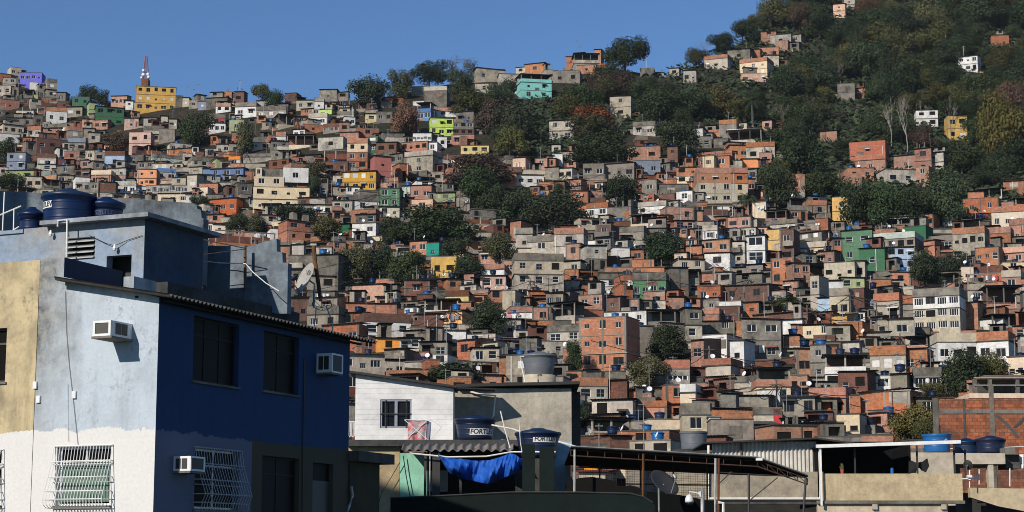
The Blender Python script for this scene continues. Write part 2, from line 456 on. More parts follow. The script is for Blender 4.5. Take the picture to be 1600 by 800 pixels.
# ------------------------------------------------------------------ houses of the hillside
REG = []            # everything that still needs a label: dict(o, x, y, look, cat, nick, full)
ALLH = []
BOX = []            # (x0, y0, x1, y1) covered in the photograph
CELL = 4
cover = {}
def mark(x0, y0, x1, y1):
    for i in range(int(x0 // CELL), int(x1 // CELL) + 1):
        for j in range(int(y0 // CELL), int(y1 // CELL) + 1): cover[(i, j)] = 1
def covered(x0, y0, x1, y1):
    n = c = 0
    for i in range(int(x0 // CELL), int(x1 // CELL) + 1):
        for j in range(int(y0 // CELL), int(y1 // CELL) + 1): n += 1; c += cover.get((i, j), 0)
    return c / max(1, n)
def block(name, par, x0, x1, y0, y1, z0, z1, mat):
    return put(name, UC, par, ((x0 + x1) / 2, (y0 + y1) / 2, z0), (0, 0, 0), (x1 - x0, y1 - y0, z1 - z0), mat)
rng = random.Random(11)
def window(par, x, z, w, h, y, style, fine):
    if style == "void": return put("window_opening", VOID, par, (x, y, z), (0, 0, 0), (w, 1, h))
    if style == "shut": return put("shutter", SHUT, par, (x, y - .03, z), (0, 0, 0), (w, 1, h))
    fo, full = WIN[style]
    if fine:
        o = put("window", fo, par, (x, y, z), (0, 0, 0), (w, 1, h))
        put("pane", PANE, o)
        return o
    return put("window", full, par, (x, y, z), (0, 0, 0), (w, 1, h))
def house(x0, y0, x1, y1, mats, opts="", nick=None, full=None, d=None, shed=False):
    dd = DEP((x0 + x1) / 2, y1) if d is None else d
    if "r" in opts: a = -rng.uniform(R(16), R(26))
    elif "l" in opts: a = rng.uniform(R(12), R(24))
    elif "f" in opts: a = 0.0
    elif shed or "z" in opts: a = rng.uniform(R(-34), R(26))
    else: a = -rng.uniform(R(3), R(20)) if rng.random() < .72 else rng.uniform(R(2), R(16))
    u = ((x0 + x1) / 2 - 800) / FPX
    a -= math.atan(u)
    A = P(x0, y1, dd); B = P(x1, y1, dd)
    sl0, sl1 = A.x / A.y, B.x / B.y
    mid = (A + B) / 2
    dx, dy = math.cos(a), math.sin(a)
    W = (B.x - A.x)
    # width so that both ends fall on the two pixel columns, front centre near mid
    t0 = (sl0 * mid.y - mid.x) / (dx - sl0 * dy); t1 = (sl1 * mid.y - mid.x) / (dx - sl1 * dy)
    W = t1 - t0; c = mid + Vector((dx, dy, 0)) * (t0 + t1) / 2
    zt = P((x0 + x1) / 2, y0, dd).z; H = zt - A.z
    par = None
    if "^" in mats: par, mats = mats.split("^")
    fl = mats.split("/")
    hp = min(1.15, H * 0.34) if par else 0.0
    Hw = H - hp
    tile_name = {"b": "brick_house", "d": "brick_house", "p": "brick_house", "q": "brick_house", "k": "concrete_house", "g": "plastered_house", "l": "plastered_house", "e": "plastered_house"}.get(fl[0], "painted_house")
    if shed: tile_name = tile_name.replace("house", "shed")
    root = empty(tile_name, (c.x, c.y, A.z), a)
    n = max(1, round(Hw / 2.8)); n = max(n, len(fl)) if Hw / len(fl) > 1.7 else n
    if "t" in opts and n == 1 and Hw > 4: n = 2
    fh = Hw / n
    EXT = 3.2; DPT = min(max(4.5, W * .8), 8.0)
    fine = dd < 330
    solid_top = Hw - (fh if "t" in opts else 0)
    matl = lambda i: fl[min(len(fl) - 1, int((n - 1 - i) * len(fl) / n))]     # i = floor index from below
    used = sorted(set(fl)); mi = {k: i for i, k in enumerate(used)}
    mbw = MB(); f = lambda uu, v, w: (uu, w, v)
    holes = []; wins = []
    nf = n - (1 if "t" in opts else 0)
    num = [ch for ch in opts if ch.isdigit()]
    for i in range(nf):
        if "n" in opts or fh < 1.7: break
        k = int(num[0]) if num else max(1, min(5, round(W / 2.5 + rng.uniform(-.5, .5))))
        if W < 1.6: k = 0 if rng.random() < .5 else 1
        ltr = matl(i)
        base_style = rng.choice(["void", "void", "w2", "w2", "d2", "d2", "a2", "a2"]) if ltr in "bdpq" else rng.choice(["w2", "w2", "w3", "d2", "a2", "void", "shut", "w1"])
        if "S" in opts: base_style = "w4"
        if "V" in opts: base_style = "void"
        if "W" in opts: base_style = "w2"
        for q in range(k):
            if not num and rng.random() < .1: continue
            ww = min(W / k * .66, rng.choice([.7, .95, 1.1, 1.25, 1.5])); hh = min(fh * .5, rng.uniform(.8, 1.2)); hh = hh * .6 if ww < .8 else hh
            if "S" in opts: ww = W / k * .85
            if "B" in opts: ww, hh = W / k * .8, fh * .55
            st = base_style if rng.random() < .75 else rng.choice(["w2", "void", "d2", "w1"])
            x = -W / 2 + (q + .5) * W / k + (rng.uniform(-.12, .12) * W / k if not num else 0)
            z = i * fh + fh * rng.uniform(.3, .42)
            if not num and rng.random() < .12 and i == 0 and fh > 2.2: hh, z, st, ww = 2.0, i * fh + .1, "void", min(.9, W / k * .6)
            holes.append((x - ww / 2, x + ww / 2, z, z + hh)); wins.append((x, z, ww, hh, st))
    ftop = [-EXT] + [i * fh for i in range(1, nf + 1)] if nf else [-EXT, 0]
    lo = -EXT
    for i in range(max(nf, 1) if nf else 0):
        hi = (i + 1) * fh
        hs = [h for h in holes if h[2] >= i * fh - .01 and h[3] <= hi + .01]
        k = mi[matl(i)]
        mbw.wall_open(f, -W / 2, W / 2, lo, hi, hs, .16, k)
        mbw.face([(W / 2, 0, lo), (W / 2, DPT, lo), (W / 2, DPT, hi), (W / 2, 0, hi)], k)
        mbw.face([(-W / 2, DPT, lo), (-W / 2, 0, lo), (-W / 2, 0, hi), (-W / 2, DPT, hi)], k)
        mbw.face([(W / 2, DPT, lo), (-W / 2, DPT, lo), (-W / 2, DPT, hi), (W / 2, DPT, hi)], k)
        lo = hi
    if nf == 0:
        mbw.box(-W / 2, W / 2, 0, DPT, -EXT, 0, 0); lo = 0
    else:
        mbw.face([(-W / 2, 0, lo), (W / 2, 0, lo), (W / 2, DPT, lo), (-W / 2, DPT, lo)], 0)
    mbw.build("wall", [BR[k] for k in used], root)
    for (x, z, ww, hh, st) in wins: window(root, x, z, ww, hh, .11, st, fine)
    brick = fl[0] in "bdpq"
    for i in range(1, nf + 1):
        if i == nf and "o" in opts: continue
        if rng.random() < .8 or i == nf:
            e = rng.choice([.03, .04, .05, .16])
            block("floor_slab", root, -W / 2 - e, W / 2 + e, -e, DPT + .03, i * fh - .13, i * fh + .003, (m_soot if rng.random() < .72 else m_slab) if not (nick and brick) else BR['g'])
    if brick and ("n" not in opts or nick) and dd < 420 and (nick or rng.random() < .6):
        for sx in (-W / 2 + .12, W / 2 - .12):
            block("column", root, sx - .135, sx + .135, -.025, .2, -EXT, nf * fh - .17, BR['g'] if nick else m_slab)
        if W > 5.5: block("column", root, -.12, .12, -.022, .05, -EXT, nf * fh - .17, BR['g'] if nick else m_slab)
    zt = solid_top
    if "t" in opts:
        hpar = min(.95, fh * .4)
        pl = par or fl[0]
        mbp = MB()
        mbp.box(-W / 2, W / 2, 0, .14, zt, zt + hpar); mbp.box(-W / 2, -W / 2 + .14, .14, DPT, zt, zt + hpar); mbp.box(W / 2 - .14, W / 2, .14, DPT, zt, zt + hpar)
        mbp.build("parapet", BR[pl], root)
        mbb = MB(); mbb.box(-W / 2 + .2, W / 2 - .2, DPT * .62, DPT * .62 + .15, zt, zt + fh - .05); mbb.build("back_wall", BR[rng.choice("gkbd")], root)
        k = max(2, round(W / 2.6) + 1)
        for q in range(k):
            x = -W / 2 + .12 + (W - .24) * q / (k - 1)
            block("post", root, x - .1, x + .1, .02, .2, zt + hpar, zt + fh, m_slab if rng.random() < .6 else BR["l"])
        if "F" not in opts:
            o = put("terrace_roof", SHEET, root, (0, DPT / 2 - .25, zt + fh + .1), (R(rng.uniform(-5, 5)), R(rng.uniform(-2, 2)), 0), (W + .6, DPT + .7, 1.6), m_white if "w" in opts else m_sheet)
            block("roof_beam", root, -W / 2 - .2, W / 2 + .2, -.12, .0, zt + fh - .06, zt + fh + .07, m_white if "w" in opts else m_dark)
        else:
            block("roof_beam", root, -W / 2, W / 2, .0, .22, zt + fh - .02, zt + fh + .2, m_slab)
        roof_z = zt + fh + .25
    elif "o" in opts or "i" in opts:
        ov = .35; hg = max(.5, W * .12) if "i" in opts else .55
        mm = m_tile if "i" in opts else m_sheet
        sl = math.atan2(hg, DPT)
        put("roof", SHEET, root, (0, DPT / 2 - .1, zt + hg / 2 + .06), (sl, 0, 0), (W + 2 * ov, DPT / math.cos(sl) + 2 * ov, 1.6), mm)
        mbg = MB()
        mbg.hexa([(-W / 2, 0.02, zt), (W / 2, 0.02, zt), (W / 2, DPT, zt), (-W / 2, DPT, zt), (-W / 2, 0.02, zt + .03), (W / 2, 0.02, zt + .03), (W / 2, DPT, zt + hg), (-W / 2, DPT, zt + hg)])
        mbg.build("gable_wall", BR[fl[0]], root)
        roof_z = zt + .2
    elif par:
        mbp = MB(); e = .03; th = .16; z0 = zt + .004
        mbp.box(-W / 2 - e, W / 2 + e, -e, th, z0, z0 + hp); mbp.box(-W / 2 - e, -W / 2 + th, th, DPT, z0, z0 + hp)
        mbp.box(W / 2 - th, W / 2 + e, th, DPT, z0, z0 + hp); mbp.box(-W / 2 + th, W / 2 - th, DPT - th, DPT, z0, z0 + hp)
        mbp.build("parapet", BR[par], root)
        roof_z = zt + .02
    else:
        roof_z = zt + .02
        if rng.random() < .5 and H > 1.5:
            o = put("roof", SHEET, root, (0, DPT / 2 - .1, zt + .14), (R(rng.uniform(1, 5)), R(rng.uniform(-3, 3)), 0), (W + .7, DPT + .7, 1.6), m_sheet if rng.random() < .85 else m_tile)
            roof_z = zt + .3
    if "x" in opts or ("t" not in opts and brick and rng.random() < .22):
        for q in range(rng.randint(2, 4)):
            x = rng.uniform(-W / 2 + .2, W / 2 - .2); h2 = rng.uniform(.5, 1.3)
            block("column_stub", root, x - .1, x + .1, .2, .4, roof_z - .02, roof_z + h2, m_slab)
    if "a" in opts or rng.random() < .12 and fh > 2.2 and W > 2.5 and nf:
        mba = MB(); mba.box(-.4, .4, -.38, .0, 0, .42)
        x = rng.uniform(-W / 2 + .5, W / 2 - .5)
        if not any(abs(x - w_[0]) < w_[2] / 2 + .45 and abs(w_[1] - .3) < 3 for w_ in wins):
            mba.build("air_conditioner", m_white, root, loc=(x, 0, fh * .5))
    BOX.append((x0, y0, x1, y1))
    mark(x0, y0, x1 + (x1 - x0) * .12, y1)
    look = WORD[fl[0]] + " house"
    if par and par != fl[0]: look = WORD[fl[0]] + " house with " + WORD[par] + " parapet"
    elif "t" in opts: look = WORD[fl[0]] + " house with covered roof terrace"
    elif "i" in opts: look = WORD[fl[0]] + " house with clay roof"
    cat = "brick house" if fl[0] in "bdpq" else ("painted house" if fl[0] in "wcYyOGHDMAmLUBVRzs" else "plastered house")
    if shed: look = look.replace("house", "shed"); cat = "shed"
    REG.append(dict(o=root, x=(x0 + x1) / 2, y=(y0 + y1) / 2, look=look, cat=cat, nick=nick, full=full, grp="houses stacked on the hillside"))
    # cement patches, balconies and little awnings on the front
    if nf and fh > 1.9 and W > 2.2:
        for q in range(rng.choice([0, 0, 1, 1, 2])):
            pw, ph = rng.uniform(.5, W * .45), rng.uniform(.4, fh * .6); x = rng.uniform(-W / 2 + .05, W / 2 - pw - .05); z = rng.uniform(0, nf * fh - ph - .2)
            if not any(x < h[1] + .05 and x + pw > h[0] - .05 and z < h[3] + .05 and z + ph > h[2] - .05 for h in holes):
                block("cement_patch", root, x, x + pw, -.018, .0, z, z + ph, BR[rng.choice("kglgkbd")])
        if not nick and rng.random() < .2 and nf > 1 and dd < 480:
            i = rng.randrange(1, nf); wl = W * rng.uniform(.5, 1.0); x = rng.choice([-W / 2, W / 2 - wl]); dp = rng.uniform(.6, 1.0); mbl = MB()
            mbl.box(x, x + wl, -dp, -.03, i * fh - .02, i * fh + .1); mbl.box(x, x + wl, -dp, -dp + .1, i * fh + .1, i * fh + .85); mbl.box(x, x + .1, -dp + .1, -.03, i * fh + .1, i * fh + .85); mbl.box(x + wl - .1, x + wl, -dp + .1, -.03, i * fh + .1, i * fh + .85)
            mbl.build("balcony", BR[rng.choice([fl[0], "k", "g", "l", "b"])], root)
        for (x, z, ww, hh, st) in wins:
            r_ = rng.random()
            if r_ < .1 and hh < 1.5: put("awning", SHEET, root, (x, -.3, z + hh + .1), (R(24), 0, 0), (ww + .5, .7, 1), rng.choice([m_sheet, m_white, m_tile, m_sheet]))
            elif r_ < .26: block("sill", root, x - ww / 2 - .08, x + ww / 2 + .08, -.07, .1, z - .07, z - .003, m_slab)
    # yard walls, lean-tos and roof rooms that knit the houses together
    if not nick or 'n' not in opts:
        xa, xb = -W / 2 - rng.uniform(.3, 2.2), W / 2 + rng.uniform(.3, 2.6); hh = rng.uniform(-.5, .5)
        mbr = MB(); mbr.box(xa, xb, .25, 1.6, -EXT - .5, hh); mbr.build("yard_wall", BR[rng.choice("kkddgbk")], root)
        if rng.random() < (.25 if shed else .45):
            sg = rng.choice((-1, 1)); wl = rng.uniform(1.6, 3.4); hl = rng.uniform(1.9, 2.5); ya = rng.uniform(.3, 2.2)
            xa = W / 2 + .01 if sg > 0 else -W / 2 - wl - .01; z0 = hh + .002 if hh > 0 else hh
            mbl = MB(); o1 = xa + wl * rng.uniform(.1, .3); o2 = xa + wl * rng.uniform(.6, .9)
            mbl.wall_open(lambda a_, b_, c_: (a_, ya + c_, b_), xa, xa + wl, z0 - 2.5, z0 + hl, [(o1, o2, z0 + rng.choice([.05, .9]), z0 + hl * .82)], 1.3)
            for q in ([(xa, ya, z0 - 2.5), (xa, ya + 3, z0 - 2.5), (xa, ya + 3, z0 + hl), (xa, ya, z0 + hl)], [(xa + wl, ya, z0 - 2.5), (xa + wl, ya + 3, z0 - 2.5), (xa + wl, ya + 3, z0 + hl), (xa + wl, ya, z0 + hl)], [(o1, ya + 1.3, z0), (o2, ya + 1.3, z0), (o2, ya + 1.3, z0 + hl), (o1, ya + 1.3, z0 + hl)]): mbl.face(q)
            lt = mbl.build("lean_to", BR[rng.choice("dkgklkdb")], root)
            put("shed_roof", SHEET, lt, (xa + wl / 2, ya + 1.3, z0 + hl + .16), (R(rng.uniform(2, 7)), R(rng.uniform(-4, 4)), 0), (wl + .5, 3.4, 1.5), m_sheet if rng.random() < .85 else m_tile)
        if "t" not in opts and "o" not in opts and "i" not in opts and not nick and not shed and W > 3.0 and rng.random() < .27:
            wl = W * rng.uniform(.35, .7); xa = rng.uniform(-W / 2 + .05, W / 2 - wl - .05); hl = rng.uniform(1.7, 2.3); ya = rng.uniform(1.8, 3.0); z0 = zt + .01
            mbl = MB(); wc = xa + wl * rng.uniform(.35, .65); ww = min(.6, wl * .25); z1 = z0 + rng.choice([.2, 1.1])
            mbl.wall_open(lambda a_, b_, c_: (a_, ya + c_, b_), xa, xa + wl, z0, z0 + hl, [(wc - ww, wc + ww, z1, z0 + 2.0)] if rng.random() < .75 else [], .9)
            for q in ([(xa, ya, z0), (xa, ya + 2, z0), (xa, ya + 2, z0 + hl), (xa, ya, z0 + hl)], [(xa + wl, ya, z0), (xa + wl, ya + 2, z0), (xa + wl, ya + 2, z0 + hl), (xa + wl, ya, z0 + hl)], [(xa, ya + 2, z0), (xa + wl, ya + 2, z0), (xa + wl, ya + 2, z0 + hl), (xa, ya + 2, z0 + hl)]): mbl.face(q)
            rr_ = mbl.build("roof_room", BR[rng.choice("kgdlkgbe")], root)
            put("shed_roof", SHEET, rr_, (xa + wl / 2, ya + .9, z0 + hl + .13), (R(rng.uniform(-6, 6)), R(rng.uniform(-4, 4)), 0), (wl + .5, 2.7, 1.5), m_sheet)
    if not shed and rng.random() < .4:
        put("roof_aerial", AERIAL, root, (rng.uniform(-W / 2.3, W / 2.3), rng.uniform(.4, 2.5), roof_z - .1), (0, 0, rng.random() * 6), (1, 1, rng.uniform(.7, 1.5)))
    if rng.random() < .3 and nf and fh > 2 and dd < 480:
        x = rng.uniform(-W / 2 + .2, W / 2 - .2)
        if not any(abs(x - w_[0]) < w_[2] / 2 + .15 for w_ in wins): put("down_pipe", DPIPE, root, (x, -.07, -EXT), (0, 0, 0), (1, 1, (nf * fh + EXT - .2)), rng.choice([m_pvc, m_frd, m_rust]))
    # rooftop clutter
    top_px = y0
    if nf and dd < 520:
        nt_ = (rng.random() < .27) + (rng.random() < .1)
        if "k" in opts: nt_ = 2
        for q in range(nt_):
            x = rng.uniform(-W / 2 + .8, W / 2 - .8) if W > 2 else 0
            s = rng.uniform(.55, .85); yy = rng.uniform(1.0, 2.6)
            lp = Matrix.Translation(root.location) @ Matrix.Rotation(a, 4, 'Z') @ Vector((x, yy, roof_z))
            o = put("water_tank", TANK, None, lp, (0, 0, rng.random() * 6), (s, s, s), m_tankl if rng.random() < .3 else m_tank)
            sx = 800 + FPX * lp.x / (lp.y * math.cos(PITCH) + lp.z * math.sin(PITCH))
            col = "bright blue" if o.material_slots[0].material == m_tankl else "blue"
            REG.append(dict(o=o, x=sx, y=y0 - 4, look="small " + col + " water tank", cat="water tank", nick=None, full=None, grp="water tanks on the hillside roofs"))
        if rng.random() < .16 and dd < 400:
            lp = Matrix.Translation(root.location) @ Matrix.Rotation(a, 4, 'Z') @ Vector((rng.uniform(-W / 3, W / 3), .3, roof_z + .45 + hp * .8))
            o = put("satellite_dish", DISH, None, lp, (R(-25), 0, R(rng.uniform(-80, 60))), (.62, .62, .62))
            sx = 800 + FPX * lp.x / (lp.y * math.cos(PITCH) + lp.z * math.sin(PITCH))
            REG.append(dict(o=o, x=sx, y=y0 - 5, look="small white satellite dish", cat="satellite dish", nick=None, full=None, grp="satellite dishes on the hillside roofs"))
    ALLH.append(dict(root=root, a=a, W=W, fh=fh, H=H, dd=dd, x=(x0, x1), y=(y0, y1)))
    return dict(root=root, a=a, W=W, fh=fh, H=H, dd=dd, DPT=DPT, x=(x0, x1), y=(y0, y1))
def annex(hs, x0, y0, x1, y1, letter, nwin=1, y=0.0, depth=4.0, style="w2", name="upper_storey"):
    """another storey or wing of the same building: a part with its windows as sub-parts"""
    sc = hs["W"] / (hs["x"][1] - hs["x"][0]); zc = hs["H"] / (hs["y"][1] - hs["y"][0])
    X0 = -hs["W"] / 2 + (x0 - hs["x"][0]) * sc; X1 = -hs["W"] / 2 + (x1 - hs["x"][0]) * sc
    Z0 = (hs["y"][1] - y1) * zc; Z1 = (hs["y"][1] - y0) * zc
    mb = MB(); holes = []
    for q in range(nwin):
        w = min(1.3, (X1 - X0) / nwin * .5); x = X0 + (q + .5) * (X1 - X0) / nwin; h = min(1.2, (Z1 - Z0) * .5); z = Z0 + (Z1 - Z0) * .32
        holes.append((x - w / 2, x + w / 2, z, z + h))
    mb.wall_open(lambda a, b, c: (a, y + c, b), X0, X1, Z0, Z1, holes, .15)
    for q in ([(X1, y, Z0), (X1, y + depth, Z0), (X1, y + depth, Z1), (X1, y, Z1)], [(X0, y + depth, Z0), (X0, y, Z0), (X0, y, Z1), (X0, y + depth, Z1)],
              [(X1, y + depth, Z0), (X0, y + depth, Z0), (X0, y + depth, Z1), (X1, y + depth, Z1)], [(X0, y, Z1), (X1, y, Z1), (X1, y + depth, Z1), (X0, y + depth, Z1)]): mb.face(q)
    o = mb.build(name, BR[letter], hs["root"])
    for h in holes: put("window", WIN[style][1] if style != "void" else VOID, o, ((h[0] + h[1]) / 2, y + .1, h[2]), (0, 0, 0), (h[1] - h[0], 1, h[3] - h[2]))
    mark(x0, y0, x1, y1)
    return o
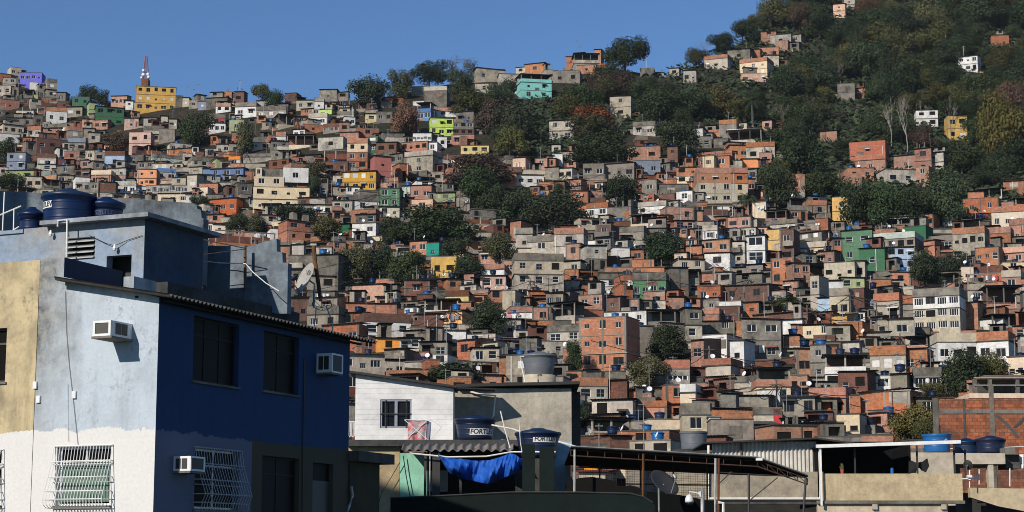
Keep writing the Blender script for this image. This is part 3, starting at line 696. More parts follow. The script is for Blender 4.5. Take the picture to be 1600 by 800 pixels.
# x0 y0 x1 y1 walls options | short name ; full label
DATA = """
31 113 65 128 V 4W|violet house on the skyline;violet house with tall white windows standing on the skyline
17 105 33 119 e 2|
5 121 24 141 e 2|
0 115 17 126 p n|
46 128 59 141 w n|
73 123 89 140 k^g 1|
72 140 87 155 g 1|
42 141 59 157 k^H 1|
88 144 102 161 k 1|
89 158 112 171 d 1|
112 151 139 180 D 2|dark green box house;plain dark green house by the tree on the skyline
149 167 193 197 D 3|long dark green house;long dark green two storey house below the skyline tree
139 160 150 182 H n|
173 144 198 168 b^p 4Wi|red roofed skyline house;pinkish house under a red roof with a row of white windows
0 155 30 172 b 1|
25 172 52 186 e 2|
10 184 53 198 k 2|
72 168 104 194 b^w 2|
104 167 128 183 g 2|
54 180 66 198 k 1|
66 190 78 202 g 1|
128 186 146 201 p 1|
146 187 168 203 b 2|
105 192 130 202 b n|
4 195 37 212 e 3V|
0 209 30 226 w 1|
78 193 104 209 k^y 2|
105 198 129 218 b^g 1|
60 208 102 221 d 2|
57 217 106 236 d 3|
106 216 133 236 z^g 2|
10 238 39 266 z 2|
58 240 87 261 d^e 2|
60 256 87 268 e 1|
100 236 124 251 b 1|
110 251 124 265 d 1|
133 234 163 253 e 2|
147 237 163 254 g 1|
147 226 175 241 s 2|
163 236 194 261 d^B 1|
125 250 140 266 p 1W|
145 252 161 267 g 1|
9 266 52 283 H 2|olive green house above the grey wall;low olive green house just above the blue grey terrace wall
40 275 65 297 e 2|
65 266 79 277 m n|
88 258 116 275 k 1|
90 273 115 289 g 2|
116 264 140 280 d 2|
118 276 140 297 w 1W|
142 266 173 290 c^p 2V|
140 286 172 302 H 2|
169 262 196 279 l 2|
176 283 200 302 w 2|
212 135 274 174 Y 5f|big yellow skyline building;big peeling yellow building on the skyline carrying the lattice mast
196 157 208 168 w 1V|
209 160 233 172 g 1|
274 149 286 168 k n|
285 152 295 167 e 1|
295 156 310 170 g 1|
308 148 322 166 k n|
322 152 355 170 k 3|
309 158 323 172 z 1|
350 143 362 160 b xV|
366 143 381 160 d xV|
337 161 360 176 p^w 2V|
367 160 400 184 g^w 2W|white house with blue lit windows;wide white house with two bright bluish windows under a grey parapet
325 178 352 195 k^g 1|grey house with red square;grey house with a red square painted beside its window
326 192 352 208 w 3W|
358 187 381 207 H 1|
194 184 216 202 s 1|
205 174 218 188 p 1|
224 184 244 198 l 1o|
252 181 262 197 e 1|
264 186 276 202 g 2|
224 197 256 218 k^e 2|
201 206 235 242 s 2V|salmon pink house;salmon pink two storey house with dark square openings
184 218 201 237 e 1|
267 224 300 240 l 4|
300 229 310 242 w 1V|
262 232 300 243 b n|
240 242 286 257 k^m 4W|long pale mint house;long pale mint house with a dark parapet and many windows
285 239 300 257 e 1|
238 255 285 269 e 4|
300 246 338 262 k^l 3|
338 248 358 261 H 1|
357 244 375 260 O^w 1W|white house with ochre roof edge;small white house under an ochre roof edge
193 242 224 254 k 1|
215 252 240 266 g 2|
186 254 215 270 g 2|
214 264 244 292 O 2W|bright orange house;bright orange house with two white windows
245 263 275 281 U^e 2|
228 289 293 304 l 7S|long grey house of many windows;long light grey house with one unbroken row of dark windows
180 283 212 304 l^w 3|
328 262 380 279 U 3|long blue house;long low mid blue house with small pale windows
317 263 328 276 U n|
311 286 340 304 p 2|
302 292 324 310 c 1|
340 284 360 298 l 1|
362 280 380 296 g 1|
340 213 352 226 b 1|
338 225 358 242 l 2|
358 224 377 242 g 1|
362 206 379 220 b 1|
268 277 290 292 e 1o|
246 302 294 320 c 3i|
290 304 312 316 w n|
401 157 432 170 l 1|
400 166 447 184 k^l 3|
445 145 463 162 d 1|
463 148 478 160 b^b t|
463 156 490 172 e 2|
491 152 506 172 g^w 1|
500 140 526 156 g 1|
470 170 488 180 b 1|
487 170 500 180 l 1|
498 171 518 182 L n|
482 177 511 197 e^w 2W|white house with paired windows;white house with two pairs of windows under a brown parapet
435 180 460 200 e t|
462 182 480 194 p 1|
470 188 486 197 e n|
401 180 415 192 p 1|
409 190 428 202 g 1o|
474 194 505 209 b 1V|
458 202 476 217 w 2|
476 206 490 215 d n|
431 206 446 231 b^w 1S|
448 212 490 232 c 3t|cream house with open top floor;cream house with a dark open top floor under a flat roof
394 214 421 224 k n|
393 222 422 234 l 2|
420 211 433 227 b 1|
363 207 378 222 b 1|
505 193 530 208 d^g 3|
530 190 546 208 b 1|
542 200 557 208 g n|
527 174 553 190 k^l 2|
538 182 555 197 w 2|
520 160 536 170 p 1|
530 164 546 175 b 1|
531 206 560 222 b n|
497 214 536 234 l 1|
380 240 426 254 k^g 3|
395 292 483 330 c 4f|big cream building;big cream building of several storeys with a white block on top
506 236 543 258 k tF|
506 252 543 272 d 2|
456 245 467 257 b n|
535 268 587 300 Y 4|
476 242 501 254 k n|
520 274 541 292 l 1|
520 291 542 305 g 1|
541 291 562 305 w 2|
541 305 592 332 k^w 3|white row house with dark roof edge;long white two storey house under a dark roof edge
465 308 520 324 d 3o|
480 319 518 337 l 3|
519 313 550 347 e/b 2o|
393 308 418 325 B 1|
560 160 574 175 g t|
573 160 588 174 d 1|
601 152 613 164 p n|
595 158 612 168 k n|
571 171 590 180 l n|
571 177 590 192 y 1|
588 174 613 192 k 2|
540 170 553 182 g 1|
620 141 630 153 w 1V|
643 135 668 150 g 1|
662 135 698 167 e^k n|blank dark warehouse;blank dark concrete warehouse with a beige parapet near the ridge
645 157 681 166 w n|
652 161 673 189 U 2tB|blue open topped house;blue house with an open covered top floor near the reddish tree
673 168 712 183 b^w 1|
672 184 708 213 L 3|lime green house;lime green house with two rows of windows
712 174 740 192 k 2|
708 191 740 212 k/d 3|
705 210 741 227 b 2|
645 207 674 224 w 5S|
668 222 683 238 w 1|
627 221 668 237 b 4V|
557 200 592 214 b 1|
598 206 632 217 k n|
603 214 632 224 l 3|
625 193 646 210 d 1|
720 213 730 229 b n|
720 227 764 241 y 3V|pale yellow house;pale yellow house with dark square openings beside the big tree
542 216 574 266 b^c/b/b 2|slim cream topped brick house;slim house with a cream top floor over two brick floors
574 213 590 239 D 1|
585 244 611 290 R 1V|red house;plain red painted house with one dark opening on each floor
585 277 622 290 b n|
610 283 622 300 p 1|
632 236 676 272 l^g 1r|
672 248 701 270 l 2|
682 243 722 260 d^c 3|
635 274 677 287 b^b t|
650 282 679 294 w 1|
675 268 693 286 g 1|
642 289 674 315 p 2|
628 290 641 310 m n|
643 311 676 330 s 1|
593 294 624 326 G 2W|green two storey house;plain green two storey house with four small windows
593 323 624 340 e 2|
700 275 712 294 p 1|
682 300 711 317 H n|
700 262 723 276 p 1|
327 310 369 337 q 3r|
322 334 350 349 b 1|
333 350 353 366 c 1W|
320 348 334 366 w 1|
336 363 430 388 b tF|long brick terrace house;long low brick house topped by bare concrete posts
422 357 434 374 w 1V|
389 310 406 326 l t|
410 320 438 337 g t|
408 335 438 352 l 1|
448 345 492 378 b/p 2l|
463 320 518 338 l 4|
549 327 587 350 b 1r|
556 334 587 351 k 2|
550 348 587 370 w 2|
525 350 546 368 D n|
514 377 540 393 b 1|
538 375 571 388 b 1|
605 358 632 374 Y n|
450 386 492 402 w no|
450 398 494 440 k n|
493 385 518 404 l n|
492 398 528 460 k n|weathered concrete block;tall blank weathered concrete block behind the roof dish
862 226 876 242 e 1|
801 246 821 266 s 1i|
820 247 837 262 l t|
837 247 855 266 b 1|
854 243 864 262 d 1|
863 240 879 262 w 1V|
877 236 897 256 g 1r|
783 271 807 294 b 1V|small brick house by the brown tree;small orange brick house with one large dark opening beside the brownish tree
807 273 850 292 w 3o|
818 265 853 277 e n|
872 262 894 282 e 2|
840 284 866 303 p 2W|
865 284 882 303 p 1W|
881 280 908 301 p 3W|
895 268 946 288 b^l tF|
890 298 919 316 p 1W|
917 298 941 314 p 4S|
751 318 777 334 p 2|
989 190 1024 212 k^l 2W|
995 212 1012 230 k^d 1|
978 228 1032 252 b 2V|
990 250 1032 275 z 2|
945 244 974 258 b 1W|
944 254 991 280 g 3|
1043 228 1059 262 d 1|
1081 200 1098 218 w n|
1098 203 1126 213 b^b n|
1124 187 1151 216 b^g 1|brick topped grey tower house;narrow grey house with a thick brick parapet at the forest edge
1152 192 1167 206 e 1|
1137 202 1190 224 l tw|white roofed open terrace house;open terrace house under a thin white roof below the forest
1191 188 1206 204 p 1V|
1138 222 1173 238 b n|
1141 227 1170 250 p 2W|
1166 222 1211 252 b^l 2|
1148 250 1160 264 l n|
1160 248 1186 262 O no|bright orange shed house;small bright orange house below the white roofed terrace
1187 238 1206 254 p 1V|
1087 237 1144 249 b^b n|
1098 243 1116 264 c 1|
1115 243 1140 262 p 1|
1070 245 1083 260 p 1|
1090 262 1145 318 p^p/e/e 3W|large beige block with window strips;large beige concrete block with a brick top floor of strip windows
1144 262 1169 318 b^b/e/e 1|
1169 264 1183 284 g 1|
1057 261 1091 288 b/c 2V|brick house on cream base;small brick house with two dark openings on a cream base
1027 270 1056 284 p 2W|
1003 280 1026 304 g 1W|
1030 287 1076 304 k n|
1074 284 1086 302 b n|
1057 298 1082 318 w 1|
997 315 1041 335 l^w 3|
916 317 950 340 b^w 2|
1040 323 1085 350 b 2l|
1055 345 1087 362 b 2|
902 336 934 352 c 2|
930 336 951 352 e 2|
945 348 959 362 p 1|
963 354 1006 378 k^g 1r|
998 357 1040 376 k 3|
1233 272 1258 316 b^p/l 1|narrow brick house in trees;narrow pinkish brick house over a grey floor standing among dark trees
1097 322 1146 344 e tF|
1086 329 1098 348 p n|
1117 338 1137 358 p 1W|
1136 338 1174 360 p 2W|
1172 342 1183 360 l n|
1098 352 1121 376 l^w 1|
1108 353 1126 374 b n|
1097 374 1141 397 p 2W|pink brick house;pink brick house with two white windows above a white floor
1101 395 1141 422 w 1|
1140 357 1157 376 g 1W|
1156 355 1181 376 l 2W|
1180 354 1199 372 s 1|
1199 357 1232 392 Y nr|ochre yellow blank block;blank ochre yellow block without windows
1219 358 1241 412 d 1W|
1167 368 1196 414 w 1B|
1072 374 1089 390 p 1|
1060 397 1083 408 w n|
1072 384 1097 416 p 1|
1060 405 1101 424 e 2|
1205 403 1241 445 p 2|
1240 378 1292 404 e^c 3|cream house with beige parapet;cream house with a beige parapet and small windows
1203 343 1246 362 k^l 2|
1196 330 1229 348 p t|
1274 340 1294 364 b n|
1090 445 1126 474 b 2W|
1100 468 1124 486 l 1|
1098 482 1124 506 b^b 1|
1125 444 1202 474 d 2|
1200 455 1228 476 l n|
1224 438 1248 464 b 2|
1316 359 1364 413 G 2|big green house;big green three storey house with a covered terrace on top
1343 364 1430 392 m^g 6V|weathered grey green terrace block;weathered grey green block with a long run of dark openings
1343 388 1383 424 D 1r|
1365 341 1442 356 k tw|
1386 329 1432 346 b n|
1388 386 1429 424 B 3V|pale blue house;pale blue house with three small dark openings
1381 392 1390 424 b n|
1301 307 1332 352 Y 1|yellow house behind branches;yellow house half hidden behind dark branches
1275 392 1304 416 b 2|
1302 372 1317 412 p 1|
1254 396 1276 420 k 1|
1288 409 1336 442 e 3|long beige house on the bend;long beige house with three windows above a white wall
1334 408 1352 440 e 1|
1280 438 1318 474 w 2|
1315 433 1351 456 H 2|
1278 465 1299 494 B n|
1297 450 1327 500 g^e 2V|
1326 450 1351 486 d nr|
1300 492 1324 512 Y no|yellow shack;small yellow shack with a sloped sheet roof
1322 488 1352 506 w 2|
1351 436 1393 454 b n|
1351 450 1371 470 p 1|
1352 467 1369 484 B n|
1392 424 1423 448 q 1V|brick house with black window;orange brick house with one wide black window
1366 458 1406 504 q^e 2V|house with angled brick parapet;beige house with an angled orange brick parapet
1403 462 1429 504 b^g n|
1372 499 1412 526 e 3|
1369 447 1396 464 k n|
1240 410 1266 460 b 2|
1264 414 1291 440 k t|
1267 430 1281 490 e 1|
1310 502 1348 530 b n|
1505 309 1561 336 b 2W|
1526 294 1566 314 e t|
1568 282 1601 304 b n|
1504 334 1532 362 b^b t|
1550 322 1602 358 b^c 3|cream house with brick band;cream house under a long orange brick band near the forest
1578 342 1602 380 b^b 1|
1490 355 1540 408 b^l 4|L shaped brick and grey house;long light grey house under a brick band joining a brick front
1536 355 1580 390 b^b 1W|
1445 333 1459 358 b 1V|
1400 331 1427 348 b n|
1412 353 1447 378 D n|
1452 368 1492 394 k^g 2|
1524 386 1562 414 p 3|
1562 386 1602 412 s^p 2|
1567 409 1602 428 c 1W|
1458 390 1492 402 b n|
1503 415 1522 446 c 1o|cream gable house;narrow cream house with a slanted roof beside a brick wall
1520 416 1568 446 d^b n|
1566 422 1596 456 e^p 1W|
1540 440 1568 458 b n|
1542 448 1597 484 b t|
1428 450 1501 520 g^w/e/e 4BS|wide balcony block;wide three storey pale block with long strips of windows
1440 430 1492 452 b t|
1466 520 1530 568 e^w 3V|white house with black windows;white house with large black windows below a long concrete parapet
1528 518 1577 570 b^w 2|
1360 540 1416 586 b^e 3|beige house with brick terrace edge;beige house with a brick parapet and a right side of brick
1414 544 1450 586 b 2|
1355 518 1392 548 g 2|
1390 498 1430 530 e 1o|
1412 526 1450 548 b t|
1522 498 1568 516 w n|
1576 556 1602 600 c 2|
1428 574 1472 616 k^w 2B|
1392 583 1418 618 g n|
1366 586 1394 612 w 1|
1343 610 1423 652 q 2n|brick house with concrete frame;broad orange brick house with a bare concrete frame beside a dark side
1265 606 1322 652 q^q 2V|brick house with two windows;bright orange brick house with a brick parapet and two dark openings
1320 616 1345 652 b n|
1183 560 1236 632 b^c 2t|tall cream house;tall cream house under an open brick roof terrace
1235 585 1262 612 p 2|
1290 556 1354 612 w 2tB|white balcony house;house with a broad white balcony under a dark sheet roof
1310 580 1356 618 d 2V|
1245 543 1270 592 b 1|
1267 538 1292 594 g 1|
1226 524 1247 562 e 1|
1141 530 1163 574 w 1r|
1160 497 1221 566 k 2|tall grey concrete block;tall dark grey concrete block with few windows
1098 522 1136 560 w 1r|white cube house;plain white cube house with one square window
1220 498 1254 526 w n|
1236 506 1254 528 b n|
1252 507 1301 530 c 2|
1227 526 1250 564 b^e 1|
1248 532 1270 560 b 1|
1270 526 1314 560 b^b tF|
1176 488 1262 506 d n|
1098 560 1142 590 b^e 2|
1139 588 1187 614 k^l 2|
1183 608 1219 634 w 1|
1126 618 1201 640 g n|
1178 636 1222 668 k^e 1W|beige house with red door;beige house with a small red door and a grey parapet
1111 654 1178 696 g n|plain grey block;plain windowless grey concrete block above the metal shed
1112 638 1178 660 b n|
1308 646 1344 690 c 2V|
1340 664 1368 684 g n|
1325 678 1396 700 b n|
1252 660 1308 684 d 1|
1222 656 1256 676 g t|
905 495 979 580 q/q/q 3r|big brick block;big unfinished orange brick block with a concrete frame
1040 562 1078 602 q^l 1S|grey house with four pane window;light grey house under a brick parapet with one four part window
1041 600 1079 630 p 1W|
904 590 950 628 p^l 2|
946 592 980 626 d n|
925 624 989 662 e 2V|beige house with dark balcony;beige house with a dark balcony opening above a grey floor
924 656 987 686 l t|
1003 626 1042 654 b^p 1|
1004 614 1018 630 b n|
1014 654 1067 672 c n|
958 672 1046 700 b 1|
984 687 1048 720 e 2|
1063 600 1087 636 w^c 1|
1084 597 1108 616 b n|
1066 630 1110 684 k^e 1|
1108 650 1126 690 w n|
892 680 928 700 d n|
989 426 1041 470 k^G 4W|green house with white windows;mid green house with a row of white windows under a concrete parapet
1006 454 1039 474 b n|
1006 469 1040 490 l 1W|
1049 417 1076 464 k n|
1045 464 1069 488 b n|
1083 466 1106 484 b n|
984 466 999 492 b 1W|
904 460 941 486 b 2|
910 444 939 466 b 1|
944 463 969 486 d 1|
883 420 904 444 b n|
884 438 906 460 l 1|
944 486 1010 510 w 3W|
1010 486 1056 512 k t|
1058 484 1092 506 g 1|
938 428 978 452 k^w 1|
905 432 926 448 b 1V|
924 400 966 418 d 1|
958 386 984 406 w 1|
986 389 1006 410 b 1|
988 405 1022 420 p n|
1054 394 1073 420 c 1|
804 396 881 470 k^e/l/l 3|tall corner building;tall three storey corner building, beige above light grey floors, under a dark parapet
806 356 832 392 g^l 1|
824 368 868 396 k^l 1|
866 356 912 402 b^l 1|
857 344 887 366 y 2B|pale yellow house with large windows;pale yellow house with two large windows below the dark trees
727 362 754 398 g^c 1t|cream house with roof terrace;cream house with a grey terrace under dark trees
752 413 788 436 p^w 3|
785 406 806 430 b 1|
750 430 790 456 s 2|
738 434 762 456 l t|
884 380 907 406 p 1|
868 408 907 432 e 2|
666 379 686 404 M 1|teal house;plain teal house beside a large dark tree
684 378 700 402 M n|
640 376 667 398 p 2|
673 400 713 436 Y 2V|yellow house with dark opening;yellow ochre house with a wide dark opening
826 455 854 474 b n|
853 458 880 484 g 2|
790 464 828 480 b n|
798 478 832 494 b n|
779 498 814 526 l 1V|
826 508 910 538 k^l 3|grey house with dark parapet;long light grey house with three windows under a dark concrete parapet
830 532 887 556 l 2|
804 514 825 532 w 2|
730 521 774 550 l n|blank grey house;blank light grey house without windows among sheds
770 523 818 546 R^b tw|house with red parapet;brick house with a red parapet under a thin white roof
739 543 780 572 e 2V|house with two black openings;light beige house with two square black openings
743 566 780 594 p t|
780 556 810 596 b 1|
880 543 892 574 b n|
696 454 732 476 d^y 1S|
622 418 652 442 l 2|
550 444 600 480 p 1r|
586 462 620 484 e n|
663 468 716 494 w t|
664 486 722 512 O 1W|ochre house under white balcony;ochre yellow house below a white balcony
632 478 652 494 w n|
540 473 586 490 b n|
585 474 620 490 b 1|
568 490 642 528 d^w 3|white house under brick band;white house with black windows below a long dark brick band
548 488 574 512 b 1|
540 503 572 526 b n|
588 528 627 550 O 1|
624 528 657 552 l 2|
653 519 697 544 k n|
655 534 699 562 g 2|
676 553 699 576 w 1|
568 563 604 590 q 1|brick house by the white cottage;orange brick house with one white window above the white cottage
600 544 632 568 k n|
601 562 632 592 e 2|
543 566 574 588 b n|
695 515 728 536 w n|
654 490 692 512 d n|
640 510 668 532 k n|
1100 86 1137 108 b^e 1|
1137 77 1172 96 k 1o|
1156 91 1199 120 b^c 3|cream house in the woods;cream house with a brick parapet high in the woods
1159 114 1197 128 s n|
1162 77 1188 92 b 1|
1187 74 1217 92 b 2V|
1194 86 1217 104 l n|
1189 49 1213 70 b 1o|
1204 54 1236 72 l 1|
1212 63 1231 80 b n|
1234 54 1252 68 g 1|
1046 106 1061 118 e 1V|
1068 110 1088 130 l 2|
1302 6 1321 28 s 1i|
1319 -2 1336 16 e 1i|
1498 88 1528 112 w 3o|white house with slanted roof;white house with a steeply slanted roof alone in the forest
1549 54 1577 72 b n|
1432 172 1466 198 w 2V|white house in the forest;white house with dark windows alone among forest trees
1482 180 1512 220 Y 2|yellow house in the forest;yellow two storey house alone among forest trees
1334 138 1352 154 b n|
1282 204 1308 222 p n|
1309 130 1336 158 k n|
1328 221 1384 256 q^q/q 1|stacked brick house in the trees;stacked brick house with a brick parapet rising above dark trees
1337 242 1384 270 b^b 1|
1325 262 1366 284 b 2|
1310 271 1347 310 b^b 1|
1384 264 1432 290 l 2l|
1397 242 1434 268 p 1|
1414 246 1434 266 c 1|
1430 232 1456 270 b 1|
1432 260 1452 292 p 1|
1444 239 1475 268 l 1|
745 107 789 128 g 2|
780 115 816 134 l 2|
742 130 771 146 e 1|
814 116 862 154 A 2t|aqua house;aqua green house with a dark open top floor below the skyline
790 130 814 146 w 1|
820 99 851 114 p 1|
852 109 872 126 l 1|
864 110 906 130 g 2|
897 82 913 104 b n|
897 85 936 112 l 1t|
929 77 939 98 b n|
902 101 931 116 p 1W|
885 88 899 104 p 1|
1000 106 1022 120 k n|
953 150 986 184 e 1|
858 188 897 220 l 2|
905 736 946 780 e 2|
938 730 982 780 c 2|
978 726 1006 780 g 1|
1003 742 1042 790 b 1V|
913 728 934 760 O n|
"""
HS = {}
for line in DATA.strip().split("\n"):
    left, _, nk = line.partition("|")
    t = left.split()
    nick, _, full = nk.partition(";")
    d_ = None
    if float(t[1]) > 725: d_ = 140 + rng.uniform(-6, 10)
    h = house(*[float(q) for q in t[:4]], t[4], t[5] if len(t) > 5 else "", nick.strip() or None, full.strip() or None, d_)
    if nick: HS[nick.strip()] = h
hb = HS["big cream building"]
annex(hb, 396, 276, 443, 292, "c", 2, .3)
annex(hb, 398, 262, 408, 276, "c", 1, .6)
annex(hb, 408, 262, 441, 276, "k", 0, 1.4)
annex(hb, 441, 261, 481, 284, "w", 1, .5, name="white_storey")
h_ = HS["grey house with red square"]; block("painted_square", h_["root"], h_["W"] * .1, h_["W"] * .36, -.02, 0.0, h_["H"] * .22, h_["H"] * .62, BR["R"])
h_ = HS["beige house with red door"]; block("door", h_["root"], h_["W"] * .2, h_["W"] * .2 + .9, -.03, 0.0, .1, 2.0, plain("bright_red_door", (.42, .02, .02), .6))
# the lattice mast on the yellow building
def mast():
    h = HS["big yellow skyline building"]; d = h["dd"] + 3
    b = P(227, 136, d); t = P(228, 88, d)
    root = empty("lattice_mast", b)
    s = d / FPX; mb = MB(); mb.box(-5 * s, 6 * s, -1.5, 1.5, -.2, 12 * s); mb.build("base_house", BR["d"], root)
    mb = MB(); H = t.z - b.z - 12 * s; w0, w1 = .9, .25; z0 = 12 * s
    for (sx, sy) in ((-1, -1), (1, -1), (1, 1), (-1, 1)): mb.tube([(sx * w0, sy * w0, z0), (sx * w1, sy * w1, z0 + H)], .09, 5)
    for i in range(9):
        a, c = i / 9, (i + 1) / 9; wa, wc = w0 + (w1 - w0) * a, w0 + (w1 - w0) * c
        for (p, q) in (((-1, -1), (1, -1)), ((1, -1), (1, 1)), ((1, 1), (-1, 1)), ((-1, 1), (-1, -1))):
            mb.tube([(p[0] * wa, p[1] * wa, z0 + H * a), (q[0] * wc, q[1] * wc, z0 + H * c)], .05, 4)
            mb.tube([(q[0] * wc, q[1] * wc, z0 + H * c), (p[0] * wc, p[1] * wc, z0 + H * c)], .05, 4)
    mb.build("lattice", plain("mast_red", (0.30, 0.10, 0.08), 0.6), root)
    for (zz, xx, rr) in ((.18, -.5, .55), (.2, .9, .5), (.08, 1.1, .5), (.36, -.5, .45), (.05, -1.0, .4)):
        m2 = MB(); m2.lathe([(rr, 0), (rr, .25), (rr * .6, .5)], 12)
        m2.build("drum_antenna", m_white, root, loc=(xx, -.9, z0 + H * zz), rot=(R(90), 0, 0))
    tag(root, "thin red lattice mast with white drum antennas on the yellow skyline building", "mast")
mast()
# ------------------------------------------------------------------ trees
def crown_mesh(seed, nleaf, size, flat=0.8, holes=0.0):
    r = random.Random(seed); mb = MB()
    lobes = []
    for i in range(r.randint(9, 13)):
        a = r.random() * 6.283; q = math.sqrt(r.random()) * .33; z = .5 + r.uniform(-.28, .3) * flat - q * .25
        rr = r.uniform(.14, .25) * (1.1 - q)
        lobes.append((q * math.cos(a), q * math.sin(a), z, rr))
    lobes.append((0, 0, .52, .3))
    tot = sum(l[3] ** 2 for l in lobes)
    for l in lobes:
        k = int(nleaf * l[3] ** 2 / tot)
        for i in range(k):
            d = Vector((r.gauss(0, 1), r.gauss(0, 1), r.gauss(0, 1))).normalized()
            rad = l[3] * (r.random() ** .3) * r.uniform(.85, 1.12)
            c = Vector(l[:3]) + d * rad
            nrm = (d + Vector((r.gauss(0, .5), r.gauss(0, .5), r.gauss(0, .5) + .35))).normalized()
            t = nrm.cross(Vector((r.gauss(0, 1), r.gauss(0, 1), r.gauss(0, 1)))).normalized(); b = nrm.cross(t)
            s = size * r.uniform(.5, 1.25)
            mb.face([c - t * s, c - b * s * .55 + nrm * s * .12, c + t * s, c + b * s * .55 + nrm * s * .12])
    return mb.mesh("crown_leaves", [None])
CROWN = [crown_mesh(100 + i, 5200, .0235) for i in range(8)]
CROWNF = [crown_mesh(200 + i, 7500, .021) for i in range(4)]
CROWNT = [crown_mesh(300 + i, 700, .03, 1.0) for i in range(3)]
def trunk_mesh(seed, limbs=5, up=.75):
    r = random.Random(seed); mb = MB()
    mb.tube([(0, 0, -.25), (.01, 0, .2), (r.uniform(-.03, .03), .01, .45), (r.uniform(-.05, .05), 0, up)], .032, 6, r2=.012)
    for i in range(limbs):
        a = r.random() * 6.28; z = r.uniform(.25, .5); q = r.uniform(.2, .34)
        mb.tube([(0, 0, z), (q * .5 * math.cos(a), q * .5 * math.sin(a), z + .14), (q * math.cos(a), q * math.sin(a), z + r.uniform(.2, .33))], .017, 5, r2=.005)
    return mb.mesh("trunk_wood", [None])
TRUNK = [trunk_mesh(i) for i in range(4)]
def bare_mesh(seed, spread=.38, depth=4):
    r = random.Random(seed); mb = MB()
    def go(p, d, L, rad, k):
        q = p + d * L
        mid = (p + q) / 2 + Vector((r.gauss(0, .05), r.gauss(0, .05), 0)) * L
        mb.tube([p, mid, q], rad, 5 if k > 1 else 4, r2=rad * .55, cap=False)
        if k == 0: return
        for i in range(r.randint(2, 4)):
            nd = (d + Vector((r.gauss(0, spread), r.gauss(0, spread), r.gauss(.05, spread * .5)))).normalized()
            go(q, nd, L * r.uniform(.6, .85), rad * .55, k - 1)
    go(Vector((0, 0, -.1)), Vector((0, 0, 1)), .42, .02, depth)
    return mb.mesh("bare_branches", [None])
BARE = [bare_mesh(5), bare_mesh(6, .3), bare_mesh(9, .5, 5)]
LEAF = {
    "D": leafmat("dark_leaves", (0.018, 0.033, 0.012), (0.036, 0.054, 0.018), (0.060, 0.082, 0.026)),
    "O": leafmat("olive_leaves", (0.048, 0.052, 0.016), (0.082, 0.080, 0.024), (0.12, 0.115, 0.036)),
    "B": leafmat("brown_leaves", (0.055, 0.034, 0.022), (0.085, 0.05, 0.03), (0.11, 0.075, 0.042)),
    "R": leafmat("rusty_leaves", (0.11, 0.042, 0.018), (0.17, 0.065, 0.028), (0.22, 0.10, 0.04)),
    "Y": leafmat("yellow_green_leaves", (0.085, 0.080, 0.018), (0.14, 0.12, 0.025), (0.20, 0.16, 0.04)),
}
BARK = {"dark": wallmat("dark_bark", (0.05, 0.04, 0.03), amt=.5, scale=4), "pale": wallmat("pale_bark", (0.30, 0.255, 0.21), amt=.5, scale=3), "red": wallmat("reddish_bark", (0.16, 0.08, 0.055), amt=.5, scale=3)}
TWORD = dict(D="dark green tree", O="olive green tree", B="brownish tree", R="rust coloured tree", Y="yellowish green tree", N="bare pale tree", n="bare reddish tree", T="thin feathery tree", P="palm tree")
trng = random.Random(3)
def palm_meshes():
    mt = MB(); mt.tube([(0, 0, -.2), (.01, 0, .3), (.0, .01, .62)], .035, 7, r2=.024)
    mc = MB(); r = random.Random(4)
    for i in range(26):
        a = r.random() * 6.283; el = r.uniform(-.1, 1.1); L = r.uniform(.38, .52)
        pts = []
        for k in range(7):
            s = k / 6; h = L * s * math.cos(el) * (1 - .12 * s); z = .62 + L * s * math.sin(el) - .34 * s * s * (1 - .3 * math.sin(el))
            pts.append(Vector((h * math.cos(a), h * math.sin(a), z)))
        side = Vector((-math.sin(a), math.cos(a), 0))
        for k in range(6):
            for sg in (-1, 1):
                for u in (0, .5):
                    p = pts[k].lerp(pts[k + 1], u); q = pts[k].lerp(pts[k + 1], u + .36)
                    w = .11 * math.sin(math.pi * min(.95, (k + u + .6) / 6.6)) + .02
                    mc.face([p, q, q + side * sg * w + Vector((0, 0, -w * .75)) + (q - p) * .8])
    return mt.mesh("palm_stem", [None]), mc.mesh("palm_fronds", [None])
PT, PC = palm_meshes()
def tree(x0, y0, x1, y1, kind, nick=None, full=None, fine=False, d=None, group=None, label=None, thin=False):
    if not label:
        gx, gy = (x1 - x0) * .08, (y1 - y0) * .1; x0 -= gx; x1 += gx; y0 -= gy
    cx = (x0 + x1) / 2; dd = (DEP(cx, y1 + 2) if d is None else d)
    b = P(cx, y1, dd); t = P(cx, y0, dd); w = (x1 - x0) * dd / FPX; h = t.z - b.z
    name = {"N": "bare_tree", "n": "bare_tree", "P": "palm_tree"}.get(kind, "broadleaf_tree")
    root = empty(name, b, trng.random() * 6.28)
    if kind in "Nn":
        sc = h / 1.45
        put("trunk", trng.choice(BARE), root, sc=(w / .95, w / .95, sc), mat=BARK["pale" if kind == "N" else "red"])
    elif kind == "P":
        put("trunk", PT, root, sc=(h * .9, h * .9, h * .95), mat=BARK["pale"]); put("crown", PC, root, sc=(w * 1.25, w * 1.25, h * .95), mat=LEAF["D"])
    else:
        src = CROWNT if (kind == "T" or thin) else (CROWNF if fine else CROWN)
        lift = .12
        hh = h / .93
        put("crown", trng.choice(src), root, (0, 0, -hh * lift), sc=(w / .82, w / .82, hh * 1.14), mat=LEAF["O" if kind == "T" else kind])
        put("trunk", trng.choice(TRUNK), root, sc=(w, w, h), mat=BARK["dark"])
    if label: tag(root, label, "tree", group)
    else: REG.append(dict(o=root, x=cx, y=(y0 + y1) / 2, look=TWORD[kind], cat="palm" if kind == "P" else "tree", nick=nick, full=full, grp=group or "trees among the hillside houses"))
    mark(x0 + (x1 - x0) * .12, y0 + (y1 - y0) * .15, x1 - (x1 - x0) * .12, y1)
    return root
